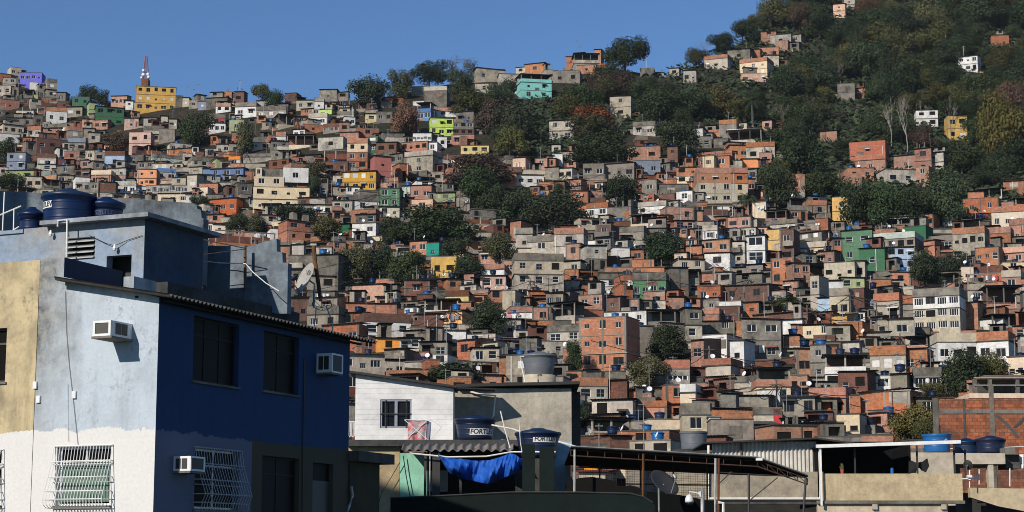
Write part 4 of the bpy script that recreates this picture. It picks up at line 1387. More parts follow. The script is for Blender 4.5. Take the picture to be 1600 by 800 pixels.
TREES = """
120 130 152 164 D|skyline tree by the green house;dark spreading tree on the skyline above the long green house
146 138 172 166 D|
104 150 124 166 D|
394 129 426 160 O|
416 137 446 168 D|
548 114 610 168 D|big dark skyline tree;big round dark tree on the skyline above grey roofs
606 106 646 152 O|
644 92 698 134 D|
692 88 722 124 T|
722 88 750 122 T|
700 106 742 150 D|
704 136 764 180 O|
754 126 800 174 D|
778 120 806 160 D|
274 172 332 228 D|dark tree below the yellow building;large dark tree between the yellow skyline building and the grey houses
368 184 400 240 O|
162 206 204 238 B|
-8 214 24 262 D|
-6 268 42 302 D|
612 152 652 212 R|reddish brown tree;round reddish brown tree beside the blue balcony house
704 236 802 292 B|
706 262 790 326 D|
742 284 800 334 D|
778 290 850 354 D|
822 300 912 366 D|large dark tree mass below pink terrace;broad dark tree below the long pinkish brick houses
862 284 884 312 D|
628 316 736 380 D|broad round dark tree;broad round dark tree in front of the teal house
584 340 642 376 D|
596 352 640 384 D|
470 246 508 292 O|
478 270 502 306 D|
430 318 492 354 D|
488 334 532 376 O|
386 332 420 364 O|
354 330 392 362 D|
298 304 330 324 D|
528 376 582 446 O|
556 380 620 440 D|
600 386 668 444 D|dark tree beside the ochre house;wide dark tree mass just left of the yellow ochre house
448 396 492 432 D|
692 368 736 408 D|
710 394 756 434 D|
756 362 802 412 O|
732 466 792 526 D|dense round dark tree in mid hillside;dense round dark green tree standing alone among grey houses
652 568 756 606 D|dark tree behind the white cottage;wide dark tree crown just behind the white boarded cottage
884 524 912 582 D|
900 622 926 674 D|
1012 500 1070 564 D|dark tree beside the brick block;tall dense dark tree just right of the unfinished brick block
984 554 1042 604 O|
944 270 1002 326 D|
1002 356 1074 410 D|
892 206 982 266 D|
1024 184 1088 244 D|
898 162 960 210 R|rusty tree in the woods;rust coloured tree glowing among dark trees
948 172 984 208 N|
942 56 1010 114 D|great skyline tree;great rounded dark tree standing tallest on the central skyline
916 108 960 160 B|
954 106 1000 158 B|
1150 294 1188 336 P|palm below the strip window block;feathery palm tree below the large beige block
1198 454 1262 496 P|broad palm between brick houses;broad low palm filling the gap between brick houses
1156 140 1196 196 P|palm at the forest edge;shaggy palm with a pale trunk in the forest
1114 388 1176 446 n|bare reddish tree;bare reddish tree with tangled branches beside the balconied house
1188 250 1242 326 D|
1178 256 1214 300 D|
1310 274 1364 350 D|
1350 278 1412 352 D|
1398 288 1460 354 D|
1440 270 1508 350 D|
1418 392 1472 452 D|paired dark tree beside the pale blue house;dark round tree just right of the pale blue house
1468 390 1514 436 D|
1470 538 1540 618 D|leafy tree in front of the white house;leafy dark tree in front of the white house with black windows
1518 548 1578 608 O|
1438 594 1478 624 O|
1394 630 1462 694 Y|yellowish tree beside the stained brick wall;yellowish green tree just left of the stained brick wall
1428 650 1470 700 O|
1394 130 1440 238 N|tall bare pale tree;tall bare pale tree rising above the stacked brick houses
1376 150 1412 230 N|
1530 140 1602 262 Y|
1462 20 1494 62 N|
1214 150 1236 206 N|
1040 140 1070 190 N|
1300 90 1326 130 N|
1470 150 1500 220 N|
1556 120 1604 200 B|
1086 60 1112 98 N|
1110 50 1150 84 D|
"""
for line in TREES.strip().split("\n"):
    left, _, nk = line.partition("|"); t = left.split(); nick, _, full = nk.partition(";")
    q = [float(v) for v in t[:4]]
    tree(*q, t[4], nick.strip() or None, full.strip() or None, fine=(q[3] > 430 or (q[2] - q[0]) > 70))
# the forest on the steep slope: each tree its own object
FP = [(1036, 116), (1100, 88), (1150, 60), (1200, 20), (1225, -10), (1625, -10), (1625, 300), (1500, 346), (1300, 330), (1258, 304), (1232, 330), (1196, 316), (1208, 236),
      (1090, 192), (1000, 202), (880, 262), (800, 232), (720, 176), (716, 140), (800, 166), (880, 140), (940, 120), (1000, 118)]
def inside(x, y, poly):
    c = False
    for (a, b), (e, f) in zip(poly, poly[1:] + poly[:1]):
        if (b > y) != (f > y) and x < (e - a) * (y - b) / (f - b) + a: c = not c
    return c
def hides(x0, y0, x1, y1):
    for (a, b, c, e) in BOX:
        ix = max(0, min(x1, c) - max(x0, a)); iy = max(0, min(y1, e - (e - b) * .12) - max(y0, b))
        if ix * iy > .16 * (c - a) * (e - b) and y1 > b + 2 and y1 > e - 30: return True
    return False
FLAB = {"D": "dark green tree in the dense forest on the steep slope", "O": "olive green tree in the dense forest on the steep slope", "B": "brownish tree in the dense forest on the steep slope", "Y": "yellowish tree in the dense forest on the steep slope"}
nfor = 0
y = 6.0
while y < 352 and nfor < 290:
    x = 700 + trng.uniform(0, 20)
    while x < 1630:
        w = trng.uniform(36, 76) * (0.85 + y / 1000); h = w * trng.uniform(.7, 1.05)
        xx, yy = x + trng.uniform(-7, 7), y + trng.uniform(-6, 6)
        if inside(xx, yy - h * .25, FP) and not hides(xx - w * .42, yy - h * .9, xx + w * .42, yy):
            k = trng.choices("DOBY", (13, 5.5, .6, .4))[0]
            tree(xx - w / 2, yy - h, xx + w / 2, yy, k, label=FLAB[k], group="forest trees on the steep slope, " + TWORD[k]); nfor += 1
        x += w * .58
    y += 19 + y * .012
# undergrowth: leafy ground cover between the trunks
def undergrowth():
    r = random.Random(8); mb = MB(); n = 0
    while n < 26000:
        px, py = r.uniform(690, 1640), r.uniform(-40, 352)
        if not inside(px, min(max(py, -5), 345), FP): continue
        n += 1
        c = P(px, py, DEP(px, py)) + Vector((0, 0, r.uniform(0, 1.6)))
        nn = Vector((r.gauss(0, .6), r.gauss(0, .6) - .5, 1)).normalized(); t = nn.cross(Vector((r.gauss(0, 1), r.gauss(0, 1), .1))).normalized(); b = nn.cross(t); s = r.uniform(.4, 1.1)
        mb.face([c - t * s, c - b * s * .6, c + t * s, c + b * s * .6])
    o = mb.build("undergrowth", LEAF["D"]); tag(o, "low green undergrowth covering the forest floor", "undergrowth", kind="stuff")
undergrowth()
# ------------------------------------------------------------------ more houses in the gaps
LEFTB = [(-20, 300), (318, 320), (320, 385), (450, 385), (455, 470), (510, 490), (560, 536), (545, 820), (-20, 820)]
frng = random.Random(21)
nfill = 0
y = 150.0
while y < 705:
    s = 2.75 * FPX / DEP(800, y)
    x = -8 + frng.uniform(0, 10)
    while x < 1600:
        dd = DEP(x, y); s = 2.75 * FPX / dd
        w = s * frng.uniform(1.0, 2.0); h = s * frng.uniform(.8, 1.5)
        ys = lerp_table(SKY, x + w / 2)
        if y - h > ys - 4 and not inside(x + w / 2, y - h / 2, FP) and not inside(x + w / 2, y - h, LEFTB) and y < 700 and covered(x + 1, y - h, x + w, y) < .5:
            k = frng.choices(["b", "d", "p", "g", "l", "k", "e", "w", "c", "b^l", "b^g", "b^e", "k^g"], (5, 3.6, 1.6, 3.5, 2.4, 4, 1.6, .9, .5, 2.4, 2, 1.2, 1))[0]
            op = frng.choices(["", "t", "tF", "o", "n"], (6, 3, 1, 2, .6))[0] + ("z" if frng.random() < .5 else "")
            if frng.random() < .22: k = (k.split("^")[-1]) + "/" + frng.choice("bglkd"); h = max(h, s * 1.7)
            if frng.random() < .3: w *= .75
            house(x, y - h, x + w, y, k, op); nfill += 1
            x += w * .9
        else: x += s * .35
    y += s * .5
# the slope goes on behind the near house
y = 318.0
while y < 700:
    x = 4 + frng.uniform(0, 20)
    while x < 552:
        s = 2.75 * FPX / DEP(x, y); w = s * frng.uniform(1.6, 2.6); h = s * frng.uniform(1.2, 2.2)
        if inside(x + w / 2, y - h * .5, LEFTB) and x > 552 - 330 - (y - 318) * .2 and covered(x, y - h, x + w, y) < .4:
            house(x, y - h, x + w, y, frng.choice(["b", "d", "g", "l", "k", "e", "b^g", "w"]), frng.choice(["", "", "o", "n"]))
        x += w * 1.02
    y += 2.75 * FPX / DEP(300, y) * .8
print("hillside: filler houses", nfill, "forest trees", nfor, "registry", len(REG))

# small sheds that fill the last bare ground between the houses
SHEDS = """
550 669 617 707 d 
616 681 684 707 d n
682 693 750 707 b n
748 693 817 707 b n
820 693 887 707 k^g n
885 693 953 707 k n
953 681 988 707 d n
1068 681 1135 707 d n
1139 693 1208 707 k n
1210 663 1278 707 b 
1276 681 1346 707 g n
1348 693 1416 707 k n
1421 687 1489 707 p n
1491 693 1559 707 k n
1558 687 1604 707 d n
929 676 957 689 b n
1176 663 1213 689 g o
737 657 774 683 b 
875 651 906 683 d 
1575 651 1608 683 c 
912 664 947 677 k n
1379 664 1404 677 b n
969 657 1004 671 g n
591 651 619 665 b n
1366 645 1400 665 k n
772 646 809 659 d n
995 621 1024 653 k^g n
1355 640 1384 653 l n
886 635 920 647 b n
1485 621 1517 647 g 
604 627 626 641 k n
1120 609 1142 635 k n
557 615 590 629 d n
893 617 914 629 k n
983 611 1015 623 b n
1098 611 1119 623 b^l n
783 597 810 617 k n
1157 605 1178 617 l n
1254 605 1284 617 b n
983 591 1014 605 e n
666 588 689 599 d n
1018 585 1041 599 l n
1077 588 1099 599 k n
885 579 917 593 b n
946 579 978 593 k n
857 576 883 587 p n
976 576 997 587 l n
1223 576 1244 587 k n
1571 576 1599 587 d n
664 561 687 581 b n
767 567 793 581 d n
629 564 663 575 l n
719 564 748 575 l n
1080 531 1100 575 b o
1180 561 1209 575 d n
1347 561 1373 575 k^g n
1461 564 1480 575 w n
851 558 884 569 b n
1222 558 1252 569 d n
645 549 670 563 b n
714 531 742 563 b o
1054 552 1081 563 d n
778 543 797 557 b n
1000 508 1021 557 g n
557 541 583 551 b n
1317 525 1343 551 b^l o
1344 525 1371 551 g 
1066 535 1085 545 e n
1389 525 1411 539 b n
1414 525 1432 539 l n
1271 523 1290 533 d n
1287 523 1305 533 d n
1151 501 1177 527 b n
766 511 789 521 b n
1097 501 1148 521 k o
1426 511 1453 521 k n
1577 511 1599 521 d n
694 506 716 515 e n
718 506 740 515 e n
1360 495 1379 515 d o
1510 471 1529 515 b n
646 500 668 509 d n
840 500 865 509 b n
867 500 893 509 k n
1350 494 1374 503 b n
640 488 663 497 b n
783 488 833 497 w n
911 483 943 497 b n
1162 471 1186 497 b 
621 482 643 491 d n
1188 471 1208 491 d 
1528 482 1551 491 d n
1577 482 1599 491 b n
717 471 736 485 p n
744 476 767 485 d n
785 453 805 485 e n
1036 471 1055 485 b n
1217 471 1242 485 e n
837 470 854 479 b n
1120 470 1158 479 w n
1527 470 1548 479 d n
652 459 676 473 d n
768 453 785 473 p 
1588 459 1604 473 g n
676 453 698 467 k n
975 429 996 467 b 
622 447 644 461 d n
736 453 763 461 b n
960 447 978 461 g n
1073 423 1093 461 g t
1409 447 1428 461 e n
540 447 560 455 k n
699 435 720 455 b 
725 429 740 455 b^l 
946 447 962 455 e n
1506 441 1528 455 d n
465 435 487 449 g n
683 435 706 449 d n
789 429 803 449 b 
1427 435 1443 449 d n
585 435 616 443 b n
556 429 578 437 k n
665 429 679 437 b n
1355 423 1391 437 k n
1282 417 1297 431 k n
600 417 614 425 g n
945 417 990 425 p n
993 417 1038 425 p n
1115 417 1130 425 b n
1140 417 1159 425 k n
657 411 672 419 b n
1192 411 1212 419 b n
1517 411 1532 419 d n
748 393 788 413 b o
1036 405 1051 413 g n
1145 377 1164 413 l 
621 399 641 407 k n
665 399 685 407 k n
1026 399 1045 407 b n
611 393 631 401 l n
706 393 725 401 c n
1425 393 1444 401 g n
1444 375 1461 401 b n
809 387 829 395 c n
568 381 583 389 g n
587 381 600 389 p n
611 381 631 389 b n
744 375 759 389 p o
1048 381 1066 389 p n
324 375 339 383 k n
394 375 410 383 d n
414 375 433 383 b n
456 375 474 383 b^l n
634 375 648 383 d n
918 375 937 383 w n
994 375 1014 383 l n
485 369 502 377 b n
502 369 518 377 d n
521 369 540 377 k n
574 369 599 377 c n
696 369 708 377 e n
797 345 814 377 b n
1247 363 1284 377 k o
1283 363 1296 377 d t
363 357 382 371 b o
382 363 397 371 p n
402 363 415 371 w n
545 357 561 371 d 
742 363 768 371 g n
1042 357 1055 371 g o
1061 357 1074 371 b 
1078 357 1093 371 b o
1131 357 1147 371 k o
1295 363 1310 371 g n
352 357 370 365 k n
771 351 788 365 d 
1362 357 1400 365 b n
1457 357 1488 365 l n
411 351 424 359 b n
726 351 741 359 g n
749 351 767 359 b n
1330 351 1344 359 k n
1344 351 1357 359 k n
1402 351 1414 359 b n
424 345 440 353 c n
958 345 985 353 d n
1084 345 1116 353 g n
1194 345 1207 353 k n
1253 345 1274 353 k^g n
1367 345 1381 353 d n
1473 339 1489 353 w n
1527 345 1546 353 k n
317 318 332 347 e o
345 339 361 347 e n
498 333 512 347 k 
593 339 610 347 d n
627 339 641 347 g n
989 339 1004 347 d n
1356 339 1369 347 k n
389 333 401 341 b^l n
438 333 456 341 g n
514 333 531 341 k^g n
654 333 666 341 b^l n
1176 315 1197 341 c 
1259 333 1298 341 k n
1518 333 1552 341 d n
784 327 797 335 l n
1162 315 1178 335 b o
586 321 599 329 g n
713 298 734 329 k^g 
904 321 919 329 b n
1121 321 1146 329 w n
1199 315 1212 329 d 
629 309 646 323 d 
699 315 711 323 d n
958 315 976 323 k n
989 315 1001 323 e n
1073 315 1091 323 k n
1090 315 1105 323 b n
1145 315 1162 323 k^g n
1565 315 1584 323 b n
232 303 245 317 g o
862 309 874 317 b n
915 309 946 317 d n
947 309 963 317 g n
1001 303 1022 317 b 
322 303 349 311 k n
376 303 392 311 g n
989 303 1003 311 g n
1024 303 1054 311 d n
1180 297 1195 311 d n
45 297 60 305 l n
114 297 124 305 k n
208 297 217 305 k n
562 297 595 305 k^g n
828 291 843 305 b o
844 297 858 305 p n
940 285 954 305 k^g t
1168 279 1180 305 b 
-0 285 14 299 k^g t
222 291 232 299 w n
292 273 307 299 e o
515 291 527 299 p n
682 285 709 299 k 
930 285 942 299 c o
993 279 1008 299 d o
34 285 43 293 k^g n
105 285 117 293 k n
443 285 459 293 d n
466 285 480 293 b n
593 285 606 293 b n
623 285 639 293 k n
245 279 271 287 b^l n
312 273 344 287 l o
515 267 531 287 k t
1037 279 1057 287 b n
70 273 88 281 p n
177 273 196 281 b n
209 267 221 281 b 
364 273 378 281 k n
383 267 397 281 b n
624 255 638 281 b 
852 261 873 281 g n
911 255 944 281 g 
1006 273 1026 281 d n
-1 261 13 275 l 
197 267 208 275 d n
497 261 511 275 l t
611 255 627 275 p n
639 267 667 275 k n
274 261 295 269 g n
550 261 561 269 l n
797 261 816 269 d n
1031 255 1047 269 k o
1049 261 1063 269 k^g n
42 255 54 263 k n
327 255 338 263 b n
360 255 381 263 b n
382 255 415 263 g n
420 249 451 263 d 
455 255 483 263 b n
702 255 714 263 b n
881 255 894 263 d n
1091 243 1107 263 d o
1185 249 1201 263 d o
90 249 101 257 d n
790 243 803 257 k^g 
46 243 62 251 d n
124 243 137 251 k^g n
89 231 104 245 w 
281 237 290 245 k n
305 237 318 245 d n
341 237 353 245 d n
358 237 377 245 p n
454 231 468 245 b^l t
599 237 613 245 k n
"""
for line in SHEDS.strip().split("\n"):
    t = line.split(); house(*[float(q) for q in t[:4]], t[4], t[5] if len(t) > 5 else "", shed=True)
# ------------------------------------------------------------------ thin air between the camera and the far slope
def haze():
    mb = MB(); mb.box(-480, 620, -90, 1150, -9, 366)
    m = bpy.data.materials.new("thin_haze"); m.use_nodes = True; t = m.node_tree; t.nodes.clear()
    v = N(t, "ShaderNodeVolumePrincipled"); v.inputs["Density"].default_value = 0.00005; v.inputs["Color"].default_value = (.80, .88, 1.0, 1); v.inputs["Anisotropy"].default_value = .2
    o = N(t, "ShaderNodeOutputMaterial"); t.links.new(v.outputs[0], o.inputs["Volume"])
    ob = mb.build("haze", m); tag(ob, "thin pale haze over the whole valley", "haze", kind="stuff")
haze()
# ------------------------------------------------------------------ the near painted house on the left
ZG = -6.6
def paint2(name, upper, lower, zdiv, dirt, amt=.5, split=None, lower2=None, weather=None, mould=.25):
    """two coats of paint meeting at height zdiv along a hand-painted edge"""
    m, t, b = nodes(name)
    tc = N(t, "ShaderNodeTexCoord"); sp = N(t, "ShaderNodeSeparateXYZ"); t.links.new(tc.outputs["Object"], sp.inputs[0])
    nz = noise(t, tc.outputs["Object"], 2.2, 6, .75)
    ad = N(t, "ShaderNodeMath", operation='MULTIPLY_ADD'); t.links.new(nz, ad.inputs[0]); ad.inputs[1].default_value = .5; t.links.new(sp.outputs[2], ad.inputs[2])
    f = ramp(t, ad.outputs[0], zdiv + .25 - .008, zdiv + .25 + .008)
    v2 = objvec(t, (1.6, 1.6, .22), False)
    st = ramp(t, noise(t, v2, 1.3, 6, .7), .48, .78, 0, amt)
    bl = ramp(t, noise(t, tc.outputs["Object"], .8, 6, .65), .45, .7, 0, amt * .8)
    fine = ramp(t, noise(t, tc.outputs["Object"], 14, 4, .6), .3, .7, .94, 1.05)
    up = mixc(t, bl, upper, dirt); up = mixc(t, st, up, dirt)
    if weather:           # bare weathered strip: beyond y0 the paint has gone grey
        y0, y1, grey = weather
        adw = N(t, "ShaderNodeMath", operation='MULTIPLY_ADD'); t.links.new(noise(t, tc.outputs["Object"], 1.1, 6, .7), adw.inputs[0]); adw.inputs[1].default_value = 2.2; t.links.new(sp.outputs[1], adw.inputs[2])
        zz = ramp(t, sp.outputs[2], zdiv + 1.0, zdiv + 2.6)
        wf = N(t, "ShaderNodeMath", operation='MULTIPLY'); t.links.new(ramp(t, adw.outputs[0], y0 + 1.0, y1 + 1.1), wf.inputs[0]); t.links.new(ramp(t, sp.outputs[2], zdiv + .2, zdiv + 2.2, .25, 1), wf.inputs[1])
        g = mixc(t, ramp(t, noise(t, tc.outputs["Object"], 3.0, 6, .75), .42, .62), grey, (0.045, 0.045, 0.045))
        up = mixc(t, wf.outputs[0], up, g)
    mo = N(t, "ShaderNodeMath", operation='MULTIPLY'); t.links.new(ramp(t, noise(t, tc.outputs["Object"], 6.5, 6, .75), .5, .66), mo.inputs[0]); t.links.new(ramp(t, noise(t, tc.outputs["Object"], .75, 4, .6), .46, .62, 0, mould), mo.inputs[1])
    up = mixc(t, mo.outputs[0], up, (.06, .058, .05))
    low = mixc(t, ramp(t, noise(t, tc.outputs["Object"], 1.2, 5), .5, .8, 0, .12), lower, (.4, .39, .37))
    if lower2:
        fx = ramp(t, sp.outputs[0], split - .01, split + .01)
        low = mixc(t, fx, lower, lower2)
    col = mixc(t, f, low, up)
    hs = N(t, "ShaderNodeHueSaturation"); t.links.new(col, hs.inputs["Color"]); t.links.new(fine, hs.inputs["Value"])
    t.links.new(hs.outputs[0], b.inputs["Base Color"]); b.inputs["Roughness"].default_value = .85; b.inputs["Specular IOR Level"].default_value = .3
    bp = N(t, "ShaderNodeBump"); bp.inputs["Strength"].default_value = .35; bp.inputs["Distance"].default_value = .02
    t.links.new(noise(t, tc.outputs["Object"], 7, 6, .7), bp.inputs["Height"]); t.links.new(bp.outputs[0], b.inputs["Normal"])
    return m
class Frame:
    def __init__(s, name, org, th, zg=ZG):
        s.root = empty(name, (org.x, org.y, zg), th)
        s.Mx = Matrix.Translation((org.x, org.y, zg)) @ Matrix.Rotation(th, 4, 'Z'); s.I = s.Mx.inverted()
    def hit(s, px, py, ax, val):
        o = s.I @ Vector((0, 0, 0)); d = s.I.to_3x3() @ ray(px, py)
        i = "xyz".index(ax); k = (val - o[i]) / d[i]
        return o + d * k
C0 = P(243, 668, 42)
TH = math.atan2(.92, .39)
LH = Frame("painted_house", C0, TH)
root = LH.root
tag(root, "near house with sunlit pale blue and white side and dark royal blue front", "house")
zdiv = LH.hit(243, 668, 'x', 0).z
zeave = LH.hit(243, 466, 'x', 0).z
Lx = LH.hit(546, 600, 'y', 0).x
y57 = LH.hit(57, 560, 'x', 0).y; y100 = LH.hit(100, 420, 'x', 0).y
z402 = LH.hit(100, 402, 'x', 0).z
m_side = paint2("pale_blue_over_white", (.43, .49, .555), (.61, .60, .585), zdiv, (.21, .235, .26), .45, weather=(y100 - .5, y57 + .2, (.235, .225, .19)), mould=.5)
m_front = paint2("royal_blue_over_slate", (.016, .047, .135), (.115, .132, .195), zdiv - .05, (.010, .032, .095), .7, split=LH.hit(393, 740, 'y', 0).x, lower2=(.066, .056, .038))
def rect(fr, x0, y0, x1, y1, ax, val):
    a = fr.hit(x0, (y0 + y1) / 2, ax, val); b = fr.hit(x1, (y0 + y1) / 2, ax, val); m0 = fr.hit((x0 + x1) / 2, y0, ax, val); m1 = fr.hit((x0 + x1) / 2, y1, ax, val)
    u = (a.y, b.y) if ax == 'x' else (a.x, b.x)
    return (min(u), max(u), m1.z, m0.z)
# holes in the dark front (plane y = 0) and in the sunlit side (plane x = 0)
hf = [rect(LH, 302, 500, 373, 600, 'y', 0), rect(LH, 412, 522, 467, 614, 'y', 0), rect(LH, 304, 703, 373, 796, 'y', 0), rect(LH, 409, 714, 467, 812, 'y', 0), rect(LH, 488, 724, 520, 850, 'y', 0)]
hl = [rect(LH, 88, 698, 172, 790, 'x', 0)]
fL = lambda u, v, w: (w, u, v)
fD = lambda u, v, w: (u, w, v)
mb = MB()
mb.wall_open(fL, 0, y100, 0, zeave, hl, .18)
mb.face([(0, 0, zeave), (0, y100, zeave), (0, y100, zeave + .62), (0, 0, zeave + .02)])
mb.wall_open(fL, y100, y57, 0, z402, [], .1)
mb.face([(0, y57, 0), (6, y57, 0), (6, y57, z402), (0, y57, z402)])
mb.build("side_wall", m_side, root)
mb = MB(); mb.wall_open(fD, 0, Lx, 0, zeave + .12, hf, .18)
mb.face([(Lx, 0, 0), (Lx, 8, 0), (Lx, 8, zeave + .1), (Lx, 0, zeave + .1)])
mb.face([(Lx, 8, 0), (0, 8, 0), (0, 8, zeave), (Lx, 8, zeave)])
mb.build("front_wall", m_front, root)
mb = MB(); mb.box(.2, Lx - .05, .2, 7.9, 3.0, 3.06); mb.box(.2, Lx - .05, 2.4, 2.5, 0, zeave); mb.build("inner_wall", m_dark, root)
def casement(fr, h, ax, nx, ny, mat, rd=.12, trans=.72):
    """a window in hole h: frame with panes as its parts"""
    a, b, c, d = h; f = fL if ax == 'x' else fD
    mbx = MB()
    def bar(u0, u1, v0, v1, w0=rd, w1=rd + .05):
        if ax == 'x': mbx.box(w0, w1, u0, u1, v0, v1)
        else: mbx.box(u0, u1, w0, w1, v0, v1)
    t = .05
    bar(a, a + t, c, d); bar(b - t, b, c, d); bar(a + t, b - t, c, c + t); bar(a + t, b - t, d - t, d)
    for i in range(1, nx): u = a + (b - a) * i / nx; bar(u - .022, u + .022, c + t, d - t, rd + .004, rd + .046)
    if ny: z = c + (d - c) * trans; bar(a + t, b - t, z - .025, z + .025, rd + .002, rd + .048)
    o = mbx.build("window", mat, fr.root)
    mbp = MB()
    if ax == 'x': mbp.box(rd + .02, rd + .03, a, b, c, d)
    else: mbp.box(a, b, rd + .02, rd + .03, c, d)
    mbp.build("pane", m_nearglass, o)
    mbs = MB()
    if ax == 'x': mbs.box(-.06, rd - .004, a - .05, b + .05, c - .05, c - .003)
    else: mbs.box(a - .05, b + .05, -.06, rd - .004, c - .05, c - .003)
    mbs.build("sill", m_slab, o)
    return o
casement(LH, hf[0], 'y', 3, 1, m_brown); casement(LH, hf[1], 'y', 2, 1, m_brown); casement(LH, hf[2], 'y', 2, 1, m_fra); casement(LH, hf[3], 'y', 2, 1, m_brown)
h = hf[4]; mb = MB(); mb.box(h[0], h[1], .12, .17, h[2], h[3] - .5); mb.box(h[0], h[1], .11, .18, h[3] - .5, h[3] - .44); mb.build("door", m_frd, root)
mb = MB(); mb.box(h[0], h[1], .13, .14, h[3] - .44, h[3]); mb.build("pane", m_nearglass, root)
w_l = casement(LH, hl[0], 'x', 2, 1, m_frw, trans=.76)
mb = MB(); a, b, c, d = hl[0]
for i in range(14):
    u = a + .06 + (b - a - .12) * i / 14; mb.box(.11, .118, u, u + (b - a) / 15, c + .08, c + (d - c) * .73)
mb.build("curtain", plain("green_curtain", (.10, .17, .13), .9), w_l)
def cage(h, ax, sign, nbar, belly=.42, ext=.06):
    """bellied window grille: vertical rods that swing out and curl back, with level rails"""
    a, b, c, d = h; mb = MB()
    def pt(u, o, z): return (-o, u, z) if ax == 'x' else (u, -o, z)
    H = d - c
    prof = [(.04, d + .02), (.10, c + H * .75), (.22, c + H * .48), (.34, c + H * .24), (belly * .92, c + H * .1), (belly * .86, c + .02), (belly * .62, c - .05), (.04, c - .06)]
    for i in range(nbar):
        u = a - ext + (b - a + 2 * ext) * i / (nbar - 1)
        mb.tube([pt(u, *q) for q in prof], .0095, 4)
    for k in (0, 1, 2, 3, 4):
        o, z = prof[k]
        mb.tube([pt(a - ext, .0, z), pt(a - ext, o, z), pt(b + ext, o, z), pt(b + ext, .0, z)], .013 if k else .016, 4)
    mb.tube([pt(a - ext, .04, c - .06), pt(b + ext, .04, c - .06)], .012, 4)
    for q in (.3, .6): 
        z = d - H * q; mb.tube([pt(a - ext, .05, z), pt(b + ext, .05, z)], .012, 4)
    return mb
cage(hl[0], 'x', 1, 20).build("window_grille", m_white, root)
cage(hf[2], 'y', 1, 19, .28).build("window_grille", plain("shaded_white_grille", (.36, .36, .38), .5), root)  # same white grille, greyed to carry the shade of the front
mb = MB(); mb.box(0.002, 2.3, y100 - .004, y100 + .22, zeave + .3, z402 - .003); mb.build("return_parapet", plain("shaded_side_navy", (.016, .026, .06), .85), root)  # grey parapet; the deep shade on this side is put into navy
# roof of fibre-cement sheets over the front, with its eave
pe = LH.hit(86, 434, 'x', -.35)
e0 = LH.hit(243, 463, 'x', -.3).z
SL = (pe.z - e0) / (pe.y + .5)
mb = MB(); mb.corr((2.0, -.5, e0 - .02), (Lx - 1.4, 0, 0), (0, 1.75, 1.75 * SL), 45, .035, .014)
ro = mb.build("roof", m_soot, root)
mb = MB(); mb.corr((-.4, -.5, e0 - .02), (2.4, 0, 0), (0, pe.y + .5, pe.z - e0), 14, .035, .014); mb.build("verge_sheet", m_soot, ro)
mb = MB()
for i in range(2): mb.box(-.02, Lx + .3, -.2 + i * .75, -.12 + i * .75, e0 - .1 + i * .75 * (pe.z - e0) / (pe.y + .5), e0 - .055 + i * .75 * (pe.z - e0) / (pe.y + .5))
mb.build("rafter", m_brown, ro)
# mossy terrace parapets behind the eave
zp = LH.hit(300, 449, 'y', 1.2).z
pz0 = LH.hit(262, 446, 'y', 1.2).x
m_moss = wallmat("mossy_parapet", (.060, .062, .064), dirt=(.010, .010, .009), amt=1.0, var=0, bump=.6, scale=.9, streak=.5)
m_lit = wallmat("pale_blue_weathered", (.33, .36, .40), dirt=(.07, .075, .085), amt=.85, var=0, bump=.5, scale=1.2)
m_tower = wallmat("sky_blue_peeling", (.235, .30, .395), dirt=(.31, .285, .245), amt=.8, var=0, bump=.4, scale=1.4)
m_bluegrey = wallmat("blue_grey_stained", (.165, .20, .235), dirt=(.04, .045, .05), amt=1.0, var=0, bump=.5, scale=1.1)
mb = MB(); mb.box(max(.1, pz0), Lx - .6, 1.2, 1.62, zeave - .2, zp); mb.build("terrace_parapet", m_moss, root)
q = rect(LH, 193, 432, 209, 452, 'x', .5); mb = MB(); mb.box(.5, 1.4, q[0], q[1], zeave, q[3]); mb.build("chimney_block", m_lit, root)
mb = MB(); mb.box(.3, Lx - .5, 1.62, 7.9, zeave - .3, zeave + .05); mb.build("terrace_floor", m_soot, root)
# stair tower with slab, louvre and doorway
XT = 2.4
tw = rect(LH, 36, 350, 225, 442, 'x', XT)
hd = rect(LH, 166, 399, 205, 450, 'x', XT); hv = rect(LH, 104, 371, 148, 405, 'x', XT)
mb = MB(); mb.wall_open(fL if False else (lambda u, v, w: (XT + w, u, v)), tw[0], tw[1], zeave - .2, tw[3], [hd, hv], .25)
for q in ([(XT, tw[1], zeave - .2), (XT + 2.6, tw[1], zeave - .2), (XT + 2.6, tw[1], tw[3]), (XT, tw[1], tw[3])],
          [(XT + 2.6, tw[0], zeave - .2), (XT + 2.6, tw[1], zeave - .2), (XT + 2.6, tw[1], tw[3]), (XT + 2.6, tw[0], tw[3])]): mb.face(q)
tow = mb.build("stair_tower", m_tower, root)
mb = MB(); mb.box(XT + .012, XT + 2.6, tw[0] - .004, tw[0] + .1, zeave - .2, tw[3] - .003); mb.build("tower_flank", wallmat("shaded_navy_weathered", (.035, .058, .11), dirt=(.085, .095, .11), amt=.8, var=0, bump=.4), tow)  # navy carries the shade of this side; the pale stains are wear
mb = MB(); mb.box(XT + .6, XT + .62, tw[0] + .05, tw[1] - .05, zeave, tw[3] - .02); mb.build("tower_partition", m_dark, tow)
mb = MB()
for i in range(4):
    z = hv[2] + (hv[3] - hv[2]) * (i + .1) / 4; mb.hexa([(XT - .05, hv[0], z), (XT - .05, hv[1], z), (XT + .2, hv[1], z + .1), (XT + .2, hv[0], z + .1), (XT - .05, hv[0], z + .03), (XT - .05, hv[1], z + .03), (XT + .2, hv[1], z + .13), (XT + .2, hv[0], z + .13)])
mb.build("louvre", m_fra, tow)
sl = rect(LH, 62, 338, 231, 351, 'x', XT - .3)
